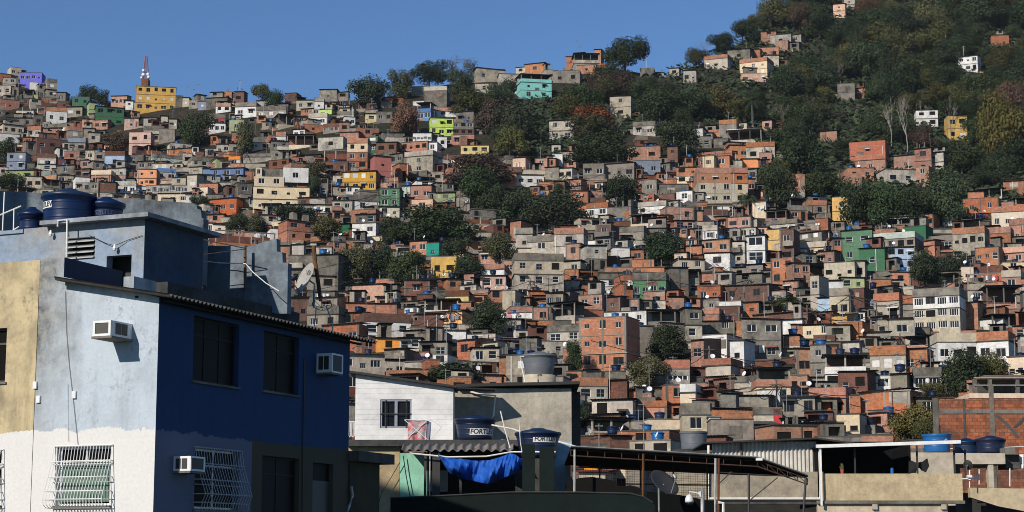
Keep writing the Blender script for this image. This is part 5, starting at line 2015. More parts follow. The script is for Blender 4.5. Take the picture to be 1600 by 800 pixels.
mb = MB(); mb.box(XT - .3, XT + 3.0, sl[0], sl[1], tw[3] + .002, sl[3]); mb.build("tower_slab", m_moss if False else m_lit, tow)
ztop = sl[3]
mb = MB(); pp = [LH.hit(90, 354, 'x', XT - .35), LH.hit(90, 345, 'x', XT - .35), LH.hit(105, 343, 'x', XT - .35), LH.hit(104, 402, 'x', XT - .35)]
mb.tube(pp, .022, 6); mb.build("overflow_pipe", m_white, tow)
for (bx, by) in ((79, 366), (179, 388)):
    p = LH.hit(bx, by, 'x', XT - .12); mb = MB(); mb.lathe([(.02, .1), (.03, .06), (.05, 0), (.03, -.05), (.01, -.06)], 8); mb.build("bulb", m_white, tow, loc=p)
mb = MB(); mb.tube([LH.hit(140, 368, 'x', XT - .03), LH.hit(165, 380, 'x', XT - .05), LH.hit(179, 384, 'x', XT - .1), LH.hit(200, 375, 'x', XT - .03), LH.hit(222, 368, 'x', XT - .03)], .008, 4); mb.build("lamp_cable", m_wire, tow)
# low pale blue wall at the far left, back walls of the terrace
q = rect(LH, -30, 367, 36, 440, 'x', XT + .3); mb = MB(); mb.box(XT + .3, XT + .5, q[0], q[1], zeave, q[3]); mb.box(XT + .25, XT + .55, q[0], q[1], q[3], q[3] + .09); mb.build("terrace_wall", m_tower, root)
def panel(name, pts_top, ybot, X, th, mat):
    mb = MB()
    for (a, ya), (b, yb) in zip(pts_top, pts_top[1:]):
        if abs(a - b) < .5: continue
        A, B = LH.hit(a, ya, 'x', X), LH.hit(b, yb, 'x', X); za = LH.hit((a + b) / 2, ybot, 'x', X).z
        mb.hexa([(X, A.y, za), (X, B.y, za), (X + th, B.y, za), (X + th, A.y, za), (X, A.y, A.z), (X, B.y, B.z), (X + th, B.y, B.z), (X + th, A.y, A.z)])
    return mb.build(name, mat, root)
panel("terrace_wall", [(-40, 296), (40, 300), (200, 311), (300, 317), (301, 318), (307, 321), (308, 326), (314, 328), (315, 340), (318, 342)], 445, 6.4, .25, m_bluegrey)
panel("terrace_wall", [(318, 384), (384, 384)], 475, 7.4, .2, m_bluegrey)
panel("terrace_wall", [(385, 386), (432, 373), (432.6, 393), (441, 394), (441.6, 410), (450, 411)], 490, 7.0, .2, m_bluegrey)
mb = MB(); a = LH.hit(383, 384, 'x', 6.7); b = LH.hit(383, 452, 'x', 6.7); mb.tube([b, a], .045, 6); mb.build("wooden_post", m_wood, root)
mb = MB(); mb.tube([LH.hit(*q, 'x', 6.0) for q in ((228, 381), (262, 398), (300, 406), (345, 411), (384, 412), (395, 425), (415, 442), (436, 455))], .013, 5); mb.build("terrace_pipe", m_pvc, root)
mb = MB(); mb.tube([LH.hit(*q, 'x', 6.2) for q in ((226, 374), (270, 372), (320, 375), (384, 388))], .015, 5); mb.tube([LH.hit(*q, 'x', 6.2) for q in ((230, 392), (300, 400), (340, 395), (384, 389))], .012, 5); mb.build("terrace_cable", m_wire, root)
# railing of pipes at the far left of the roof
mb = MB(); X = 5.2
for l in (((4, 360), (7, 300)), ((0, 336), (33, 322)), ((21, 360), (22, 326)), ((-10, 362), (36, 361)), ((30, 354), (20, 360), (18, 366))):
    mb.tube([LH.hit(*q, 'x', X) for q in l], .02, 5)
mb.build("roof_pipes", m_pvc, root)
# the ochre neighbour that shares the wall line
ochre = paint2("ochre_over_white", (.50, .41, .25), (.61, .60, .585), zdiv - .02, (.15, .125, .085), .95, mould=.85)
YH = Frame("ochre_house", C0, TH); tag(YH.root, "ochre yellow house with mould streaks and white base at the left edge", "house")
hy = [rect(YH, -45, 514, 10, 598, 'x', 0), rect(YH, -60, 705, 2, 790, 'x', 0)]
z412 = LH.hit(30, 409, 'x', 0).z
mb = MB(); mb.wall_open(lambda u, v, w: (w - .015, u, v), y57, y57 + 4.5, 0, z412, hy, .18); mb.box(.0, .2, y57, y57 + 4.5, z402 - .02, z412 - .01); mb.build("wall", ochre, YH.root)
for hh, mt in ((hy[0], m_frd), (hy[1], m_frw)): casement(YH, hh, 'x', 2, 1, mt)
cage(hy[1], 'x', 1, 16).build("window_grille", m_white, YH.root)
mb = MB(); mb.box(.2, 6, y57 + .02, y57 + 4.4, z402 - .9, z402 - .8); mb.build("roof_slab", m_soot, YH.root)
# cables and small fittings on the sunlit side
mb = MB(); mb.tube([LH.hit(*q, 'x', -.02) for q in ((102, 455), (104, 520), (108, 570), (116, 640), (122, 697))], .0055, 4); mb.tube([LH.hit(*q, 'x', -.02) for q in ((106, 600), (107, 690))], .0035, 4); mb.build("wall_cable", m_wire, root)
for (bx, by) in ((117, 617), (61, 624), (56, 602)):
    p = LH.hit(bx, by, 'x', 0); mb = MB(); mb.box(-.05, -.002, -.05, .05, -.08, .08); mb.build("junction_box", m_white, root, loc=p)
mb = MB(); mb.tube([LH.hit(476, 560, 'y', -.03), LH.hit(474, 700, 'y', -.03), LH.hit(473, 800, 'y', -.03)], .02, 5); mb.build("conduit", m_frd, root)
# air conditioners
def aircon(fr, x0, x1, y0, y1, z0, z1, side, label, mat=m_white):
    M0 = fr.Mx @ Vector(((x0 + x1) / 2, (y0 + y1) / 2, z0))
    r = empty("air_conditioner", M0, TH)
    a, b, H = (x1 - x0) / 2, (y1 - y0) / 2, z1 - z0
    mb = MB(); mb.box(-a, a, -b, b, 0, H); mb.build("casing", mat, r)
    mb = MB()
    if side == 'x':          # outer face is -x
        for (u0, u1, v0, v1) in ((-b, b, 0, .05), (-b, b, H - .05, H), (-b, -b + .06, .05, H - .05), (b - .06, b, .05, H - .05)): mb.box(-a - .03, -a - .002, u0, u1, v0, v1)
        g = MB(); g.box(-a - .012, -a - .003, -b + .06, b - .06, .05, H - .05)
        v = MB(); v.box(-.0, a * .5, -b - .012, -b - .002, H * .15, H * .88)
        v.box(-a * .6, -a * .08, -b - .012, -b - .002, H * .15, H * .88)
    else:
        for (u0, u1, v0, v1) in ((-a, a, 0, .04), (-a, a, H - .04, H), (-a, -a + .05, .04, H - .04), (a - .05, a, .04, H - .04)): mb.box(u0, u1, -b - .03, -b - .002, v0, v1)
        g = MB(); g.box(-a + .05, a - .05, -b - .012, -b - .003, .04, H - .04)
        v = MB(); v.box(-a - .012, -a - .002, -b * .7, -b * .05, H * .15, H * .85); v.box(-a - .012, -a - .002, b * .1, b * .7, H * .15, H * .85)
    mb.build("front_frame", mat, r); g.build("grille", plain("condenser_fins", (.06, .055, .05), .7), r); v.build("side_vent", m_dark, r)
    mb = MB(); mb.box(-a - .03, a, -b - .03, b + .03, -.05, -.004); mb.build("bracket", m_slab, r)
    tag(r, label, "air conditioner")
    return r
p0 = LH.hit(146, 515, 'x', -.8); p1 = LH.hit(174, 515, 'x', -.8); zt, zb = LH.hit(160, 501, 'x', -.8).z, LH.hit(160, 525, 'x', -.8).z
aircon(LH, -.8, -.003, p1.y, p0.y, zb, zt, 'x', "white air conditioner jutting from the sunlit pale blue wall")
for (px, py0, py1, lab) in ((271, 713, 736, "small white air conditioner on the slate blue wall beside the barred window"), (492, 552, 582, "air conditioner in shade under the eave beside the far upper window")):
    x0 = LH.hit(px, 720, 'y', 0).x; zt, zb = LH.hit(px, py0, 'y', 0).z, LH.hit(px, py1, 'y', 0).z
    aircon(LH, x0, x0 + .6, -.42, -.003, zb, zt, 'y', lab)
# ------------------------------------------------------------------ water tanks with lettering
def lettering(name, body, size, mat, par, fn, bold=.02, ext=.0):
    cu = bpy.data.curves.new("lettering_curve", 'FONT'); cu.body = body; cu.size = size; cu.offset = bold * size; cu.align_x = 'CENTER'; cu.align_y = 'CENTER'; cu.resolution_u = 3
    ob = bpy.data.objects.new("lettering_source", cu); COL.objects.link(ob)
    bpy.context.view_layer.update()
    dg = bpy.context.evaluated_depsgraph_get()
    me = bpy.data.meshes.new_from_object(ob.evaluated_get(dg))
    bpy.data.objects.remove(ob); bpy.data.curves.remove(cu)
    for v in me.vertices: v.co = fn(v.co.x, v.co.y)
    me.materials.clear(); me.materials.append(mat)
    return put(name, me, par)
def tank(loc, r, h, mat, label, taper=.86, lid=True, text=None, rz=0.0, ts=.2, tz=.7, tcol=None, plate=None, rings=3, lidmat=None, cat="water tank"):
    root = empty("water_tank", loc, rz)
    prof = [(r * taper, 0), (r * taper + .015, .03)]
    for i in range(1, rings + 1):
        z = h * i / (rings + 1); rr = r * (taper + (1 - taper) * i / (rings + 1))
        prof += [(rr, z - .03), (rr, z - .016), (rr + .007, z - .01), (rr + .007, z + .01), (rr, z + .016), (rr, z + .03)]
    prof += [(r, h - .15), (r, h - .09), (r + .04, h - .07), (r + .04, h)]
    mb = MB(); mb.lathe(prof, 48); mb.build("body", mat, root, True)
    if lid:
        mb = MB(); mb.lathe([(r + .045, h - .05), (r + .06, h - .045), (r + .06, h + .03), (r + .02, h + .05), (r * .82, h + .075), (r * .78, h + .095), (r * .35, h + .17), (r * .3, h + .2), (r * .12, h + .21), (.01, h + .212)], 48); mb.build("lid", lidmat or mat, root, True)
    else:
        mb = MB(); mb.lathe([(r + .04, h), (r + .055, h + .01), (r + .05, h + .03), (r * .9, h + .03)], 48); mb.build("rim", mat, root, True)
    if text:
        def fn(ang0, off):
            def g(x, y):
                z = h * tz + y; rr = r * (taper + (1 - taper) * z / h) + off; a = ang0 + x / rr
                return Vector((rr * math.sin(a), -rr * math.cos(a), z))
            return g
        body, ang = text
        if plate:
            mp = MB(); n = 14; pw, ph = plate
            for i in range(n):
                g = fn(ang, .012); x0, x1 = -pw / 2 + pw * i / n, -pw / 2 + pw * (i + 1) / n
                mp.face([g(x0, -ph / 2), g(x1, -ph / 2), g(x1, ph / 2), g(x0, ph / 2)])
            lb = mp.build("label_plate", m_white, root)
            lettering("lettering", body, ts, tcol or m_dark, lb, fn(ang, .017), .03)
        else: lettering("lettering", body, ts, tcol or m_white, root, fn(ang, .014), .025)
    tag(root, label, cat)
    return root
d_ = 47
def on_tower(px, X):
    p = LH.hit(px, 340, 'x', X); p.z = ztop; return LH.Mx @ p
p = on_tower(107, XT + .75)
s1 = p.y / FPX
tank(p, 40 * s1, 48 * s1, m_tank, "largest dark blue lidded tank on the blue stair tower, white label reading FORTLEV", .95, True, ("FORTLEV", -1.02), ts=.17, tz=.66, plate=(.66, .17))
p = on_tower(50, XT + .9); s1 = p.y / FPX
tank(p + Vector((0, 0, -.28)), 19 * s1, 44 * s1, m_tank, "small dark blue tank half hidden left of the largest roof tank", .84, True)
p = on_tower(166, XT + 1.3); s1 = p.y / FPX
tank(p, 26 * s1, 38 * s1, m_tank, "dark blue tank in the shade right of the largest roof tank", .88, True, ("FORTLEV", 0.1), ts=.15, tz=.6, tcol=plain("dull_blue_print", (.03, .045, .12), .5))
# ------------------------------------------------------------------ dishes and pole behind the eave
def dish(c, r, rz, tilt, label, mat=m_white, text=None, arm=True, post=1.0, backmat=None):
    root = empty("satellite_dish", c, rz)
    mb = MB(); k = 36; idx = []
    for (q, hh) in ((.02, 0), (.3, .02), (.6, .075), (.85, .15), (1.0, .21), (1.02, .2), (1.0, .225), (.8, .155), (.4, .055), (.05, .02)):
        n = len(mb.v); mb.v += [(r * q * math.cos(2 * math.pi * j / k), -r * hh, r * 1.08 * q * math.sin(2 * math.pi * j / k)) for j in range(k)]; idx.append(n)
    for i, (a, b) in enumerate(zip(idx, idx[1:])):
        for j in range(k): mb.f.append((a + j, a + (j + 1) % k, b + (j + 1) % k, b + j)); mb.m.append(1 if i > 4 else 0)
    Tm = Matrix.Rotation(-tilt, 4, 'X')
    bowl = mb.build("reflector", [backmat or mat, mat], root, True, rot=(-tilt, 0, 0))
    if text: lettering("lettering", text, r * .55, m_dark, bowl, lambda x, y: Vector((x, -.21 * r * ((x * x + (y + .45 * r) ** 2) / (r * r)) - .012, y + .45 * r)), .01)
    if arm:
        mb = MB(); tip = Tm @ Vector((0, -r * 1.15, -r * .55)); st = Tm @ Vector((0, -.1 * r, -r * .95)); mb.tube([st, tip], .018, 5); mb.tube([tip, tip + Vector((0, .1, .12))], .05, 8); mb.build("feed_arm", m_steel, root)
    mb = MB(); mb.tube([(0, .04, 0), (0, .22, -.1), (0, .22, -post)], .03, 6); mb.build("mount", m_steel, root)
    tag(root, label, "satellite dish"); return root
dish(P(480, 437, 50.6), .42, R(-58), R(22), "oval grey satellite dish marked Via above the dark eave", plain("dish_grey", (.34, .33, .30), .6), "Via", post=.75)
root = empty("mesh_dish", P(503, 476, 50.8)); mb = MB(); r = .26
mb.tube([(r * math.cos(i * .2618), r * math.sin(i * .2618), 0) for i in range(25)], .012, 4)
mb.build("ring", m_steel, root, rot=(R(-28), 0, 0))
for i in range(4):
    mb = MB(); a = i * math.pi / 4; mb.tube([(r * math.cos(a), r * math.sin(a), 0), (0, 0, -.1), (-r * math.cos(a), -r * math.sin(a), 0)], .008, 4); mb.build("spoke", m_steel, root, rot=(R(-28), 0, 0))
mb = MB(); mb.tube([(-.15, 0, -.05), (-.2, 0, -.8)], .015, 5); mb.tube([(.12, 0, -.05), (.3, 0, -.5), (.28, 0, -.95)], .018, 5); mb.build("stand", m_steel, root)
tag(root, "small round wire mesh dish lying flat above the dark eave", "satellite dish")
root = empty("rusty_pole", P(501, 470, 50.9)); b0 = P(501, 470, 50.9)
mb = MB(); mb.tube([P(501, 470, 50.9) - b0, P(497, 440, 50.9) - b0, P(492, 408, 50.9) - b0, P(490, 384, 50.9) - b0], .052, 8, r2=.06); mb.build("shaft", m_rust, root)
mb = MB(); mb.box(-.08, .08, -.06, .06, 0, .05); mb.build("cap", m_steel, root, loc=P(490, 384, 50.9) - b0)
tag(root, "leaning rusty pole standing just right of the oval dish", "pole")
# ------------------------------------------------------------------ middle ground, built square to the view
def WX(px, d, py=650): return P(px, py, d).x
def WZ(py, d, px=800): return P(px, py, d).z
def wbox(mb, px0, py0, px1, py1, d, dep, mi=0):
    mb.box(WX(px0, d), WX(px1, d), d, d + dep, WZ(py1, d), WZ(py0, d), mi)
def place(name, px, py, d): return empty(name, P(px, py, d))
class Local:
    """collects shapes given in world coordinates and stores them relative to a thing's base"""
    def __init__(s, name, px, py, d, label, cat): s.o = place(name, px, py, d); s.b = Vector(s.o.location); tag(s.o, label, cat)
    def add(s, mb, name, mat, par=None, smooth=False):
        for i, v in enumerate(mb.v): mb.v[i] = tuple(Vector(v) - s.b)
        return mb.build(name, mat, par or s.o, smooth)
    def boxes(s, name, mat, lst, par=None):
        mb = MB()
        for q in lst: wbox(mb, *q)
        return s.add(mb, name, mat, par)
# shaded olive annex beyond the blue front
AX = Frame("olive_annex", LH.Mx @ Vector((Lx + .01, 0, 0)), TH); tag(AX.root, "low olive annex with a thick ledge at the end of the blue front", "house")
za = AX.hit(560, 722, 'y', -.05).z; m_olive = wallmat("olive_render", (.055, .046, .028), dirt=(.03, .026, .018), amt=.7, var=0, bump=.3)
mb = MB(); mb.box(0, 1.7, -.05, 5, 0, za); mb.build("wall", m_olive, AX.root)
mb = MB(); mb.box(.02, 2.1, -.3, 5, za + .002, za + .27); mb.build("ledge", m_soot, AX.root)
mb = MB(); mb.tube([AX.hit(*q, 'y', -.12) for q in ((549, 760), (551, 775), (546, 790), (540, 815))], .04, 6); mb.build("drain_pipe", m_fra, AX.root)
# white boarded cottage
W = Local("white_cottage", 630, 690, 76, "white boarded cottage with one barred dark window and a low black roof", "house")
d = 76; X0, X1 = WX(555, d), WX(708, d); Z0 = WZ(688, d); ZL, ZR = WZ(583, d), WZ(606, d); hx0, hx1, hz0, hz1 = WX(594, d), WX(643, d), WZ(669, d), WZ(624, d)
mb = MB(); nb = 13; DP = 2.2
for i in range(nb):
    a, b = Z0 + (ZL - Z0) * i / nb, Z0 + (ZL - Z0) * (i + 1) / nb
    xr = X1 if b <= ZR else X0 + (X1 - X0) * max(0, (ZL - b)) / (ZL - ZR)
    xr2 = X1 if a <= ZR else X0 + (X1 - X0) * max(0, (ZL - a)) / (ZL - ZR)
    segs = [(X0, X1)]
    if b > hz0 and a < hz1:
        segs = [(X0, hx0), (hx1, X1)]
    for (s0, s1) in segs:
        e0, e1 = min(s1, xr2), min(s1, xr)
        if e0 - s0 < .02: continue
        e1 = max(e1, s0 + .01)
        mb.face([(s0, d - .011, a), (e0, d - .011, a), (e1, d - .004, b), (s0, d - .004, b)]); mb.face([(s0, d + .004, a), (e0, d + .004, a), (e0, d - .011, a), (s0, d - .011, a)])
    if segs[0][1] != X1:
        if a < hz0 < b: mb.face([(hx0, d - .015, a), (hx1, d - .015, a), (hx1, d - .012, hz0), (hx0, d - .012, hz0)])
        if a < hz1 < b: mb.face([(hx0, d - .015, hz1), (hx1, d - .015, hz1), (hx1, d - .004, b), (hx0, d - .004, b)])
mb.face([(X1, d, Z0), (X1, d + DP, Z0), (X1, d + DP, ZR), (X1, d, ZR)]); mb.face([(X0, d, Z0), (X0, d + DP, Z0), (X0, d + DP, ZL), (X0, d, ZL)])
mb.face([(X0, d + DP, Z0), (X1, d + DP, Z0), (X1, d + DP, ZR), (X0, d + DP, ZL)])
W.add(mb, "wall", wallmat("white_boards", (.66, .655, .645), dirt=(.6, .59, .57), amt=.06, var=0, scale=.3))
mb = MB(); mb.hexa([(X0 - .25, d - .3, ZL - .01), (X1 + .12, d - .3, ZR - .02), (X1 + .12, d + DP, ZR - .02), (X0 - .25, d + DP, ZL - .01), (X0 - .25, d - .3, ZL + .08), (X1 + .12, d - .3, ZR + .07), (X1 + .12, d + DP, ZR + .07), (X0 - .25, d + DP, ZL + .08)])
W.add(mb, "roof", m_blacksheet)
mb = MB()
for q in ((594, 624, 597, 669), (640.5, 624, 643, 669), (597, 624, 640.5, 627), (597, 666, 640.5, 669), (616.5, 627, 621, 666)): wbox(mb, *q, d + .03, .07)
wf = W.add(mb, "window", plain("navy_frame", (.22, .23, .27), .5))
mb = MB(); wbox(mb, 595, 625, 642, 668, d + .12, .01); W.add(mb, "pane", m_glass, wf); 
for o_ in (wf.children[-1],): o_.parent = wf
mb = MB(); wbox(mb, 594, 646, 643, 647.2, d - .03, .02); wbox(mb, 602, 624, 603, 669, d - .03, .02); wbox(mb, 634, 624, 635, 669, d - .03, .02)
W.add(mb, "window_bars", m_dark)
# balcony rail peeping out left of the cottage
BL = Local("balcony_rail", 549, 682, 80, "little white slatted balcony rail left of the white cottage", "railing")
mb = MB()
for i in range(5): wbox(mb, 545 + i * 2.2, 659, 546 + i * 2.2, 683, 80, .04)
wbox(mb, 543, 658, 556, 660, 80, .05); wbox(mb, 543, 681, 556, 683, 80, .05); BL.add(mb, "slats", m_white)
# clothes rack in front of the cottage
CR = Local("clothes_rack", 660, 686, 74.6, "white folding clothes rack hung with a pink floral cloth before the cottage", "clothes rack"); d = 74.6
mb = MB()
for a, b in (((632, 656), (668, 687)), ((668, 656), (634, 687)), ((632, 656), (668, 656)), ((672, 687), (690, 667)), ((690, 667), (675, 657)), ((668, 656), (675, 657))): mb.tube([P(*a, d), P(*b, d)], .014, 5)
CR.add(mb, "frame", m_white)
def cloth(pts, d, n, amp, seed, nz=5):
    r = random.Random(seed); mb = MB(); A, B, Cc, D = [P(*q, d) for q in pts]; ph = r.random() * 6
    def g(u, v):
        p = A.lerp(B, u).lerp(D.lerp(Cc, u), v); p = p.copy(); p.y += amp * math.sin(u * n * 3.1 + ph + v) * (.3 + v); return p
    for i in range(16):
        for j in range(nz):
            mb.face([g(i / 16, j / nz), g((i + 1) / 16, j / nz), g((i + 1) / 16, (j + 1) / nz), g(i / 16, (j + 1) / nz)])
    return mb
mf, t, b = nodes("floral_cloth"); cc = mixc(t, ramp(t, noise(t, objvec(t, rnd=False), 7, 4), .45, .55), (.34, .35, .34), (.50, .12, .13)); t.links.new(cc, b.inputs["Base Color"]); b.inputs["Roughness"].default_value = .9
tag(CR.add(cloth(((637, 657), (667, 657), (664, 687), (637, 687)), d + .06, 4, .03, 1), "floral_cloth", mf, None, True), None)
CR.add(cloth(((667, 657), (674, 660), (672, 687), (665, 687)), d + .1, 2, .03, 2), "grey_cloth", plain("slate_cloth", (.13, .14, .2), .9), None, True)
# grey rendered house behind the tanks
GH = Local("grey_house", 800, 700, 78.6, "grey rendered house with a black sheet roof behind the blue tanks", "house"); d = 78.6
mb = MB(); wbox(mb, 668, 607, 893, 800, d, 4.5); GH.add(mb, "wall", wallmat("rough_grey_render", (.41, .37, .305), dirt=(.12, .11, .095), amt=.55, var=0, bump=.7))
mb = MB(); a, b = P(712, 604.5, d - .4), P(906, 600, d - .4); mb.hexa([(a.x, d - .4, a.z), (b.x, d - .4, b.z), (b.x, d + 5, b.z), (a.x, d + 5, a.z), (a.x, d - .4, a.z + .12), (b.x, d - .4, b.z + .12), (b.x, d + 5, b.z + .12), (a.x, d + 5, a.z + .12)]); GH.add(mb, "roof", m_blacksheet)
a, b = P(700, 606.5, d - 2), P(773, 607.5, d - 2); mb = MB(); mb.hexa([(a.x, d - 2.0, a.z), (b.x, d - 1.5, b.z), (b.x, d - .41, b.z + .02), (a.x, d - .41, a.z + .02), (a.x, d - 2.0, a.z + .06), (b.x, d - 1.5, b.z + .06), (b.x, d - .41, b.z + .08), (a.x, d - .41, a.z + .08)]); GH.add(mb, "added_shade_roof", m_blacksheet)  # forward strip of roof added to shade the recess below
mb = MB(); mb.tube([P(*q, d - .15) for q in ((735, 612), (750, 616), (774, 618), (771, 650), (766, 656))], .042, 8); GH.add(mb, "vent_pipe", m_pvc)
mb = MB(); wbox(mb, 893.5, 612, 907, 720, d + 1.5, 2); GH.add(mb, "rear_wing", m_soot)
# grey tank on its plinth on the grey house
PL = Local("tank_plinth", 842, 600, 84, "round concrete plinth under the large grey tank", "plinth"); mb = MB(); mb.lathe([(27 * 84 / FPX, WZ(640, 84)), (26 * 84 / FPX, WZ(584, 84)), (.01, WZ(583.9, 84))], 24, c=(WX(843, 84), 84.8, 0)); PL.add(mb, "drum", BR["e"], None, True)
s1 = 84.8 / FPX
tank(Vector((WX(843, 84), 84.8, WZ(583.8, 84))), 26.5 * s1, 30 * s1, m_tankg, "large grey tank with lid and white lettering on a round plinth", .80, True, ("CIGALAR", -.62), ts=.2, tz=.86, rings=1)
PI = Local("standpipe", 818, 598, 83, "thin white standpipe leaning beside the large grey tank", "pipe"); mb = MB(); mb.tube([P(*q, 83) for q in ((819, 557), (813, 557), (813.5, 566), (819, 590), (822, 602))], .03, 6); PI.add(mb, "tube", m_pvc)
# ledge, awning and beige base below the cottage
LG = Local("concrete_ledge", 705, 697, 73.4, "long blackened concrete ledge under the white cottage and first tank", "ledge"); mb = MB(); wbox(mb, 543, 687, 866, 697, 73.4, 3.4); LG.add(mb, "slab", m_moss)
BW = Local("beige_wall", 585, 800, 73.7, "stained beige wall below the white cottage, its lower half in shadow", "wall"); mb = MB(); wbox(mb, 543, 697.3, 625, 860, 73.7, 2.5); BW.add(mb, "render", wallmat("dirty_beige", (.40, .31, .185), dirt=(.10, .08, .055), amt=.6, var=0, bump=.4))
AW = Local("awning", 710, 704, 72, "corrugated grey awning above the blue tarpaulin", "awning"); a, b = P(627, 704, 72), P(802, 704, 72)
mb = MB(); c_ = P(627, 697.5, 73.3); mb.corr((a.x, 72, a.z), (b.x - a.x, 0, 0), (0, 1.35, c_.z - a.z + .05), 13, .05, .02, per=8); AW.add(mb, "sheet", wallmat("grey_sheet", (.22, .20, .185), dirt=(.06, .055, .05), amt=.6, var=0))
mb = MB(); mb.tube([P(*q, 71.9) for q in ((640, 708), (700, 714), (760, 713), (800, 706), (868, 706))], .03, 6); AW.add(mb, "front_pole", m_pvc)
PO = Local("mint_porch", 650, 790, 73.6, "mint green porch wall with dark posts beside the blue tarpaulin", "porch"); mb = MB(); wbox(mb, 625.5, 708, 668, 800, 73.6, .25); PO.add(mb, "wall", wallmat("mint_paint", (.26, .53, .40), amt=.35, var=0, dirt=(.12, .2, .17)))
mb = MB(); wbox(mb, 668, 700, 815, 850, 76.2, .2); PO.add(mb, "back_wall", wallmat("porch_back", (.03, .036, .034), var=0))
mb = MB(); wbox(mb, 663, 735, 700, 768, 75.9, .25); PO.add(mb, "white_panel", m_frw)
for (a, b) in ((663, 667), (671, 673), (676, 688), (718, 722)):
    mb = MB(); wbox(mb, a, 706 if b < 700 else 716, b, 800, 72.2, .12); PO.add(mb, "post", m_dark if b != 673 else m_steel)
mb = MB(); mb.tube([P(*q, 73.4) for q in ((630, 712), (634, 740), (640, 772), (650, 800))], .02, 5); mb.tube([P(*q, 73.4) for q in ((625, 722), (610, 748), (596, 770), (588, 800))], .015, 5); PO.add(mb, "cable", m_wire)
# blue tarpaulin
TP = Local("tarpaulin", 750, 740, 71.4, "crumpled bright blue tarpaulin hanging under the corrugated awning", "tarpaulin")
top = [(684, 711), (700, 716), (720, 717), (745, 720), (765, 719), (785, 713), (797, 708), (805, 710), (813, 716), (820, 720)]
bot = [(686, 714), (702, 739), (722, 748), (742, 752), (760, 756), (775, 753), (790, 745), (803, 741), (812, 735), (820, 728)]
mb = MB(); r_ = random.Random(5); NU, NV = 90, 24
def tp(i, j):
    u = i / NU * (len(top) - 1); k = min(int(u), len(top) - 2); f_ = u - k; v = j / NV
    x = (top[k][0] * (1 - f_) + top[k + 1][0] * f_) * (1 - v) + (bot[k][0] * (1 - f_) + bot[k + 1][0] * f_) * v
    yy = (top[k][1] * (1 - f_) + top[k + 1][1] * f_) * (1 - v) + (bot[k][1] * (1 - f_) + bot[k + 1][1] * f_) * v
    dd = 71.4 - .45 * math.sin(math.pi * v) * (.6 + .4 * math.sin(u * 1.3)) + .22 * math.sin(u * 2.3 + v * 2.2) * (.3 + v) + .09 * abs(math.sin(u * 2.9 - v * 3.4)) + .07 * abs(math.sin(u * 6.1 + v * 2.3)) - .05 * abs(math.sin(v * 5 - u * 1.1))
    return P(x, yy, dd)
for i in range(NU):
    for j in range(NV): mb.face([tp(i, j), tp(i + 1, j), tp(i + 1, j + 1), tp(i, j + 1)])
TP.add(mb, "sheet", plain("blue_tarp", (.012, .085, .40), .6, spec=.25, mott=.2, scale=2), None, False)
# the two lettered tanks
s1 = 74.6 / FPX
tank(Vector((WX(742.5, 74.6), 74.6, WZ(687, 74.6))), 31 * s1, 30 * s1, m_tank, "dark blue lidded tank lettered FORTLEV standing beside the white cottage", .84, True, ("FORTLEV", .50), ts=.26, tz=.36, plate=(1.1, .25))
s1 = 72.8 / FPX
tank(Vector((WX(840.5, 72.8), 72.8, WZ(716, 72.8))), 34 * s1, 38 * s1, m_tank, "larger dark blue lidded tank lettered FORTLEV behind two dark pillars", .80, True, ("FORTLEV", .38), ts=.22, tz=.74, plate=(1.0, .24))
TS = Local("tank_stand", 840, 800, 71.9, "pale concrete stand under the larger dark blue tank", "stand"); mb = MB(); wbox(mb, 805, 716.3, 866, 860, 71.9, 1.8); TS.add(mb, "block", m_soot)
PV = Local("white_pipes", 830, 690, 73, "white plastic pipes running down between the two lettered tanks", "pipe"); mb = MB()
mb.tube([P(*q, 73.6) for q in ((768, 664), (800, 670), (835, 682))], .032, 7); mb.tube([P(*q, 72) for q in ((782, 642), (788, 668), (797, 700))], .024, 6); mb.tube([P(*q, 71.5) for q in ((872, 690), (907, 700), (925, 701))], .038, 7); mb.tube([P(*q, 72) for q in ((811, 655), (813, 690), (816, 708))], .015, 5); PV.add(mb, "tube", m_pvc)
m_dg = wallmat("shade_darkened_green_render", (.0045, .012, .0105), dirt=(.002, .004, .004), amt=.6, var=0, bump=.3)  # green render taken near black, with the shadow over it in the colour
for (a, b, t_, l_) in ((816, 836, 694, "dark green square pillar before the larger blue tank, left one"), (843, 866, 698, "dark green square pillar before the larger blue tank, right one")):
    PR = Local("pillar", (a + b) / 2, 800, 68, l_, "pillar"); mb = MB(); wbox(mb, a, t_, b, 860, 68, .5); PR.add(mb, "shaft", m_dg)
LB = Local("pale_blue_wall", 880, 800, 74, "narrow pale blue wall right of the larger dark blue tank", "wall"); mb = MB(); wbox(mb, 866.3, 690, 893, 860, 74, .4); LB.add(mb, "render", wallmat("pale_blue_render", (.33, .48, .56), dirt=(.15, .25, .33), amt=.4, var=0))
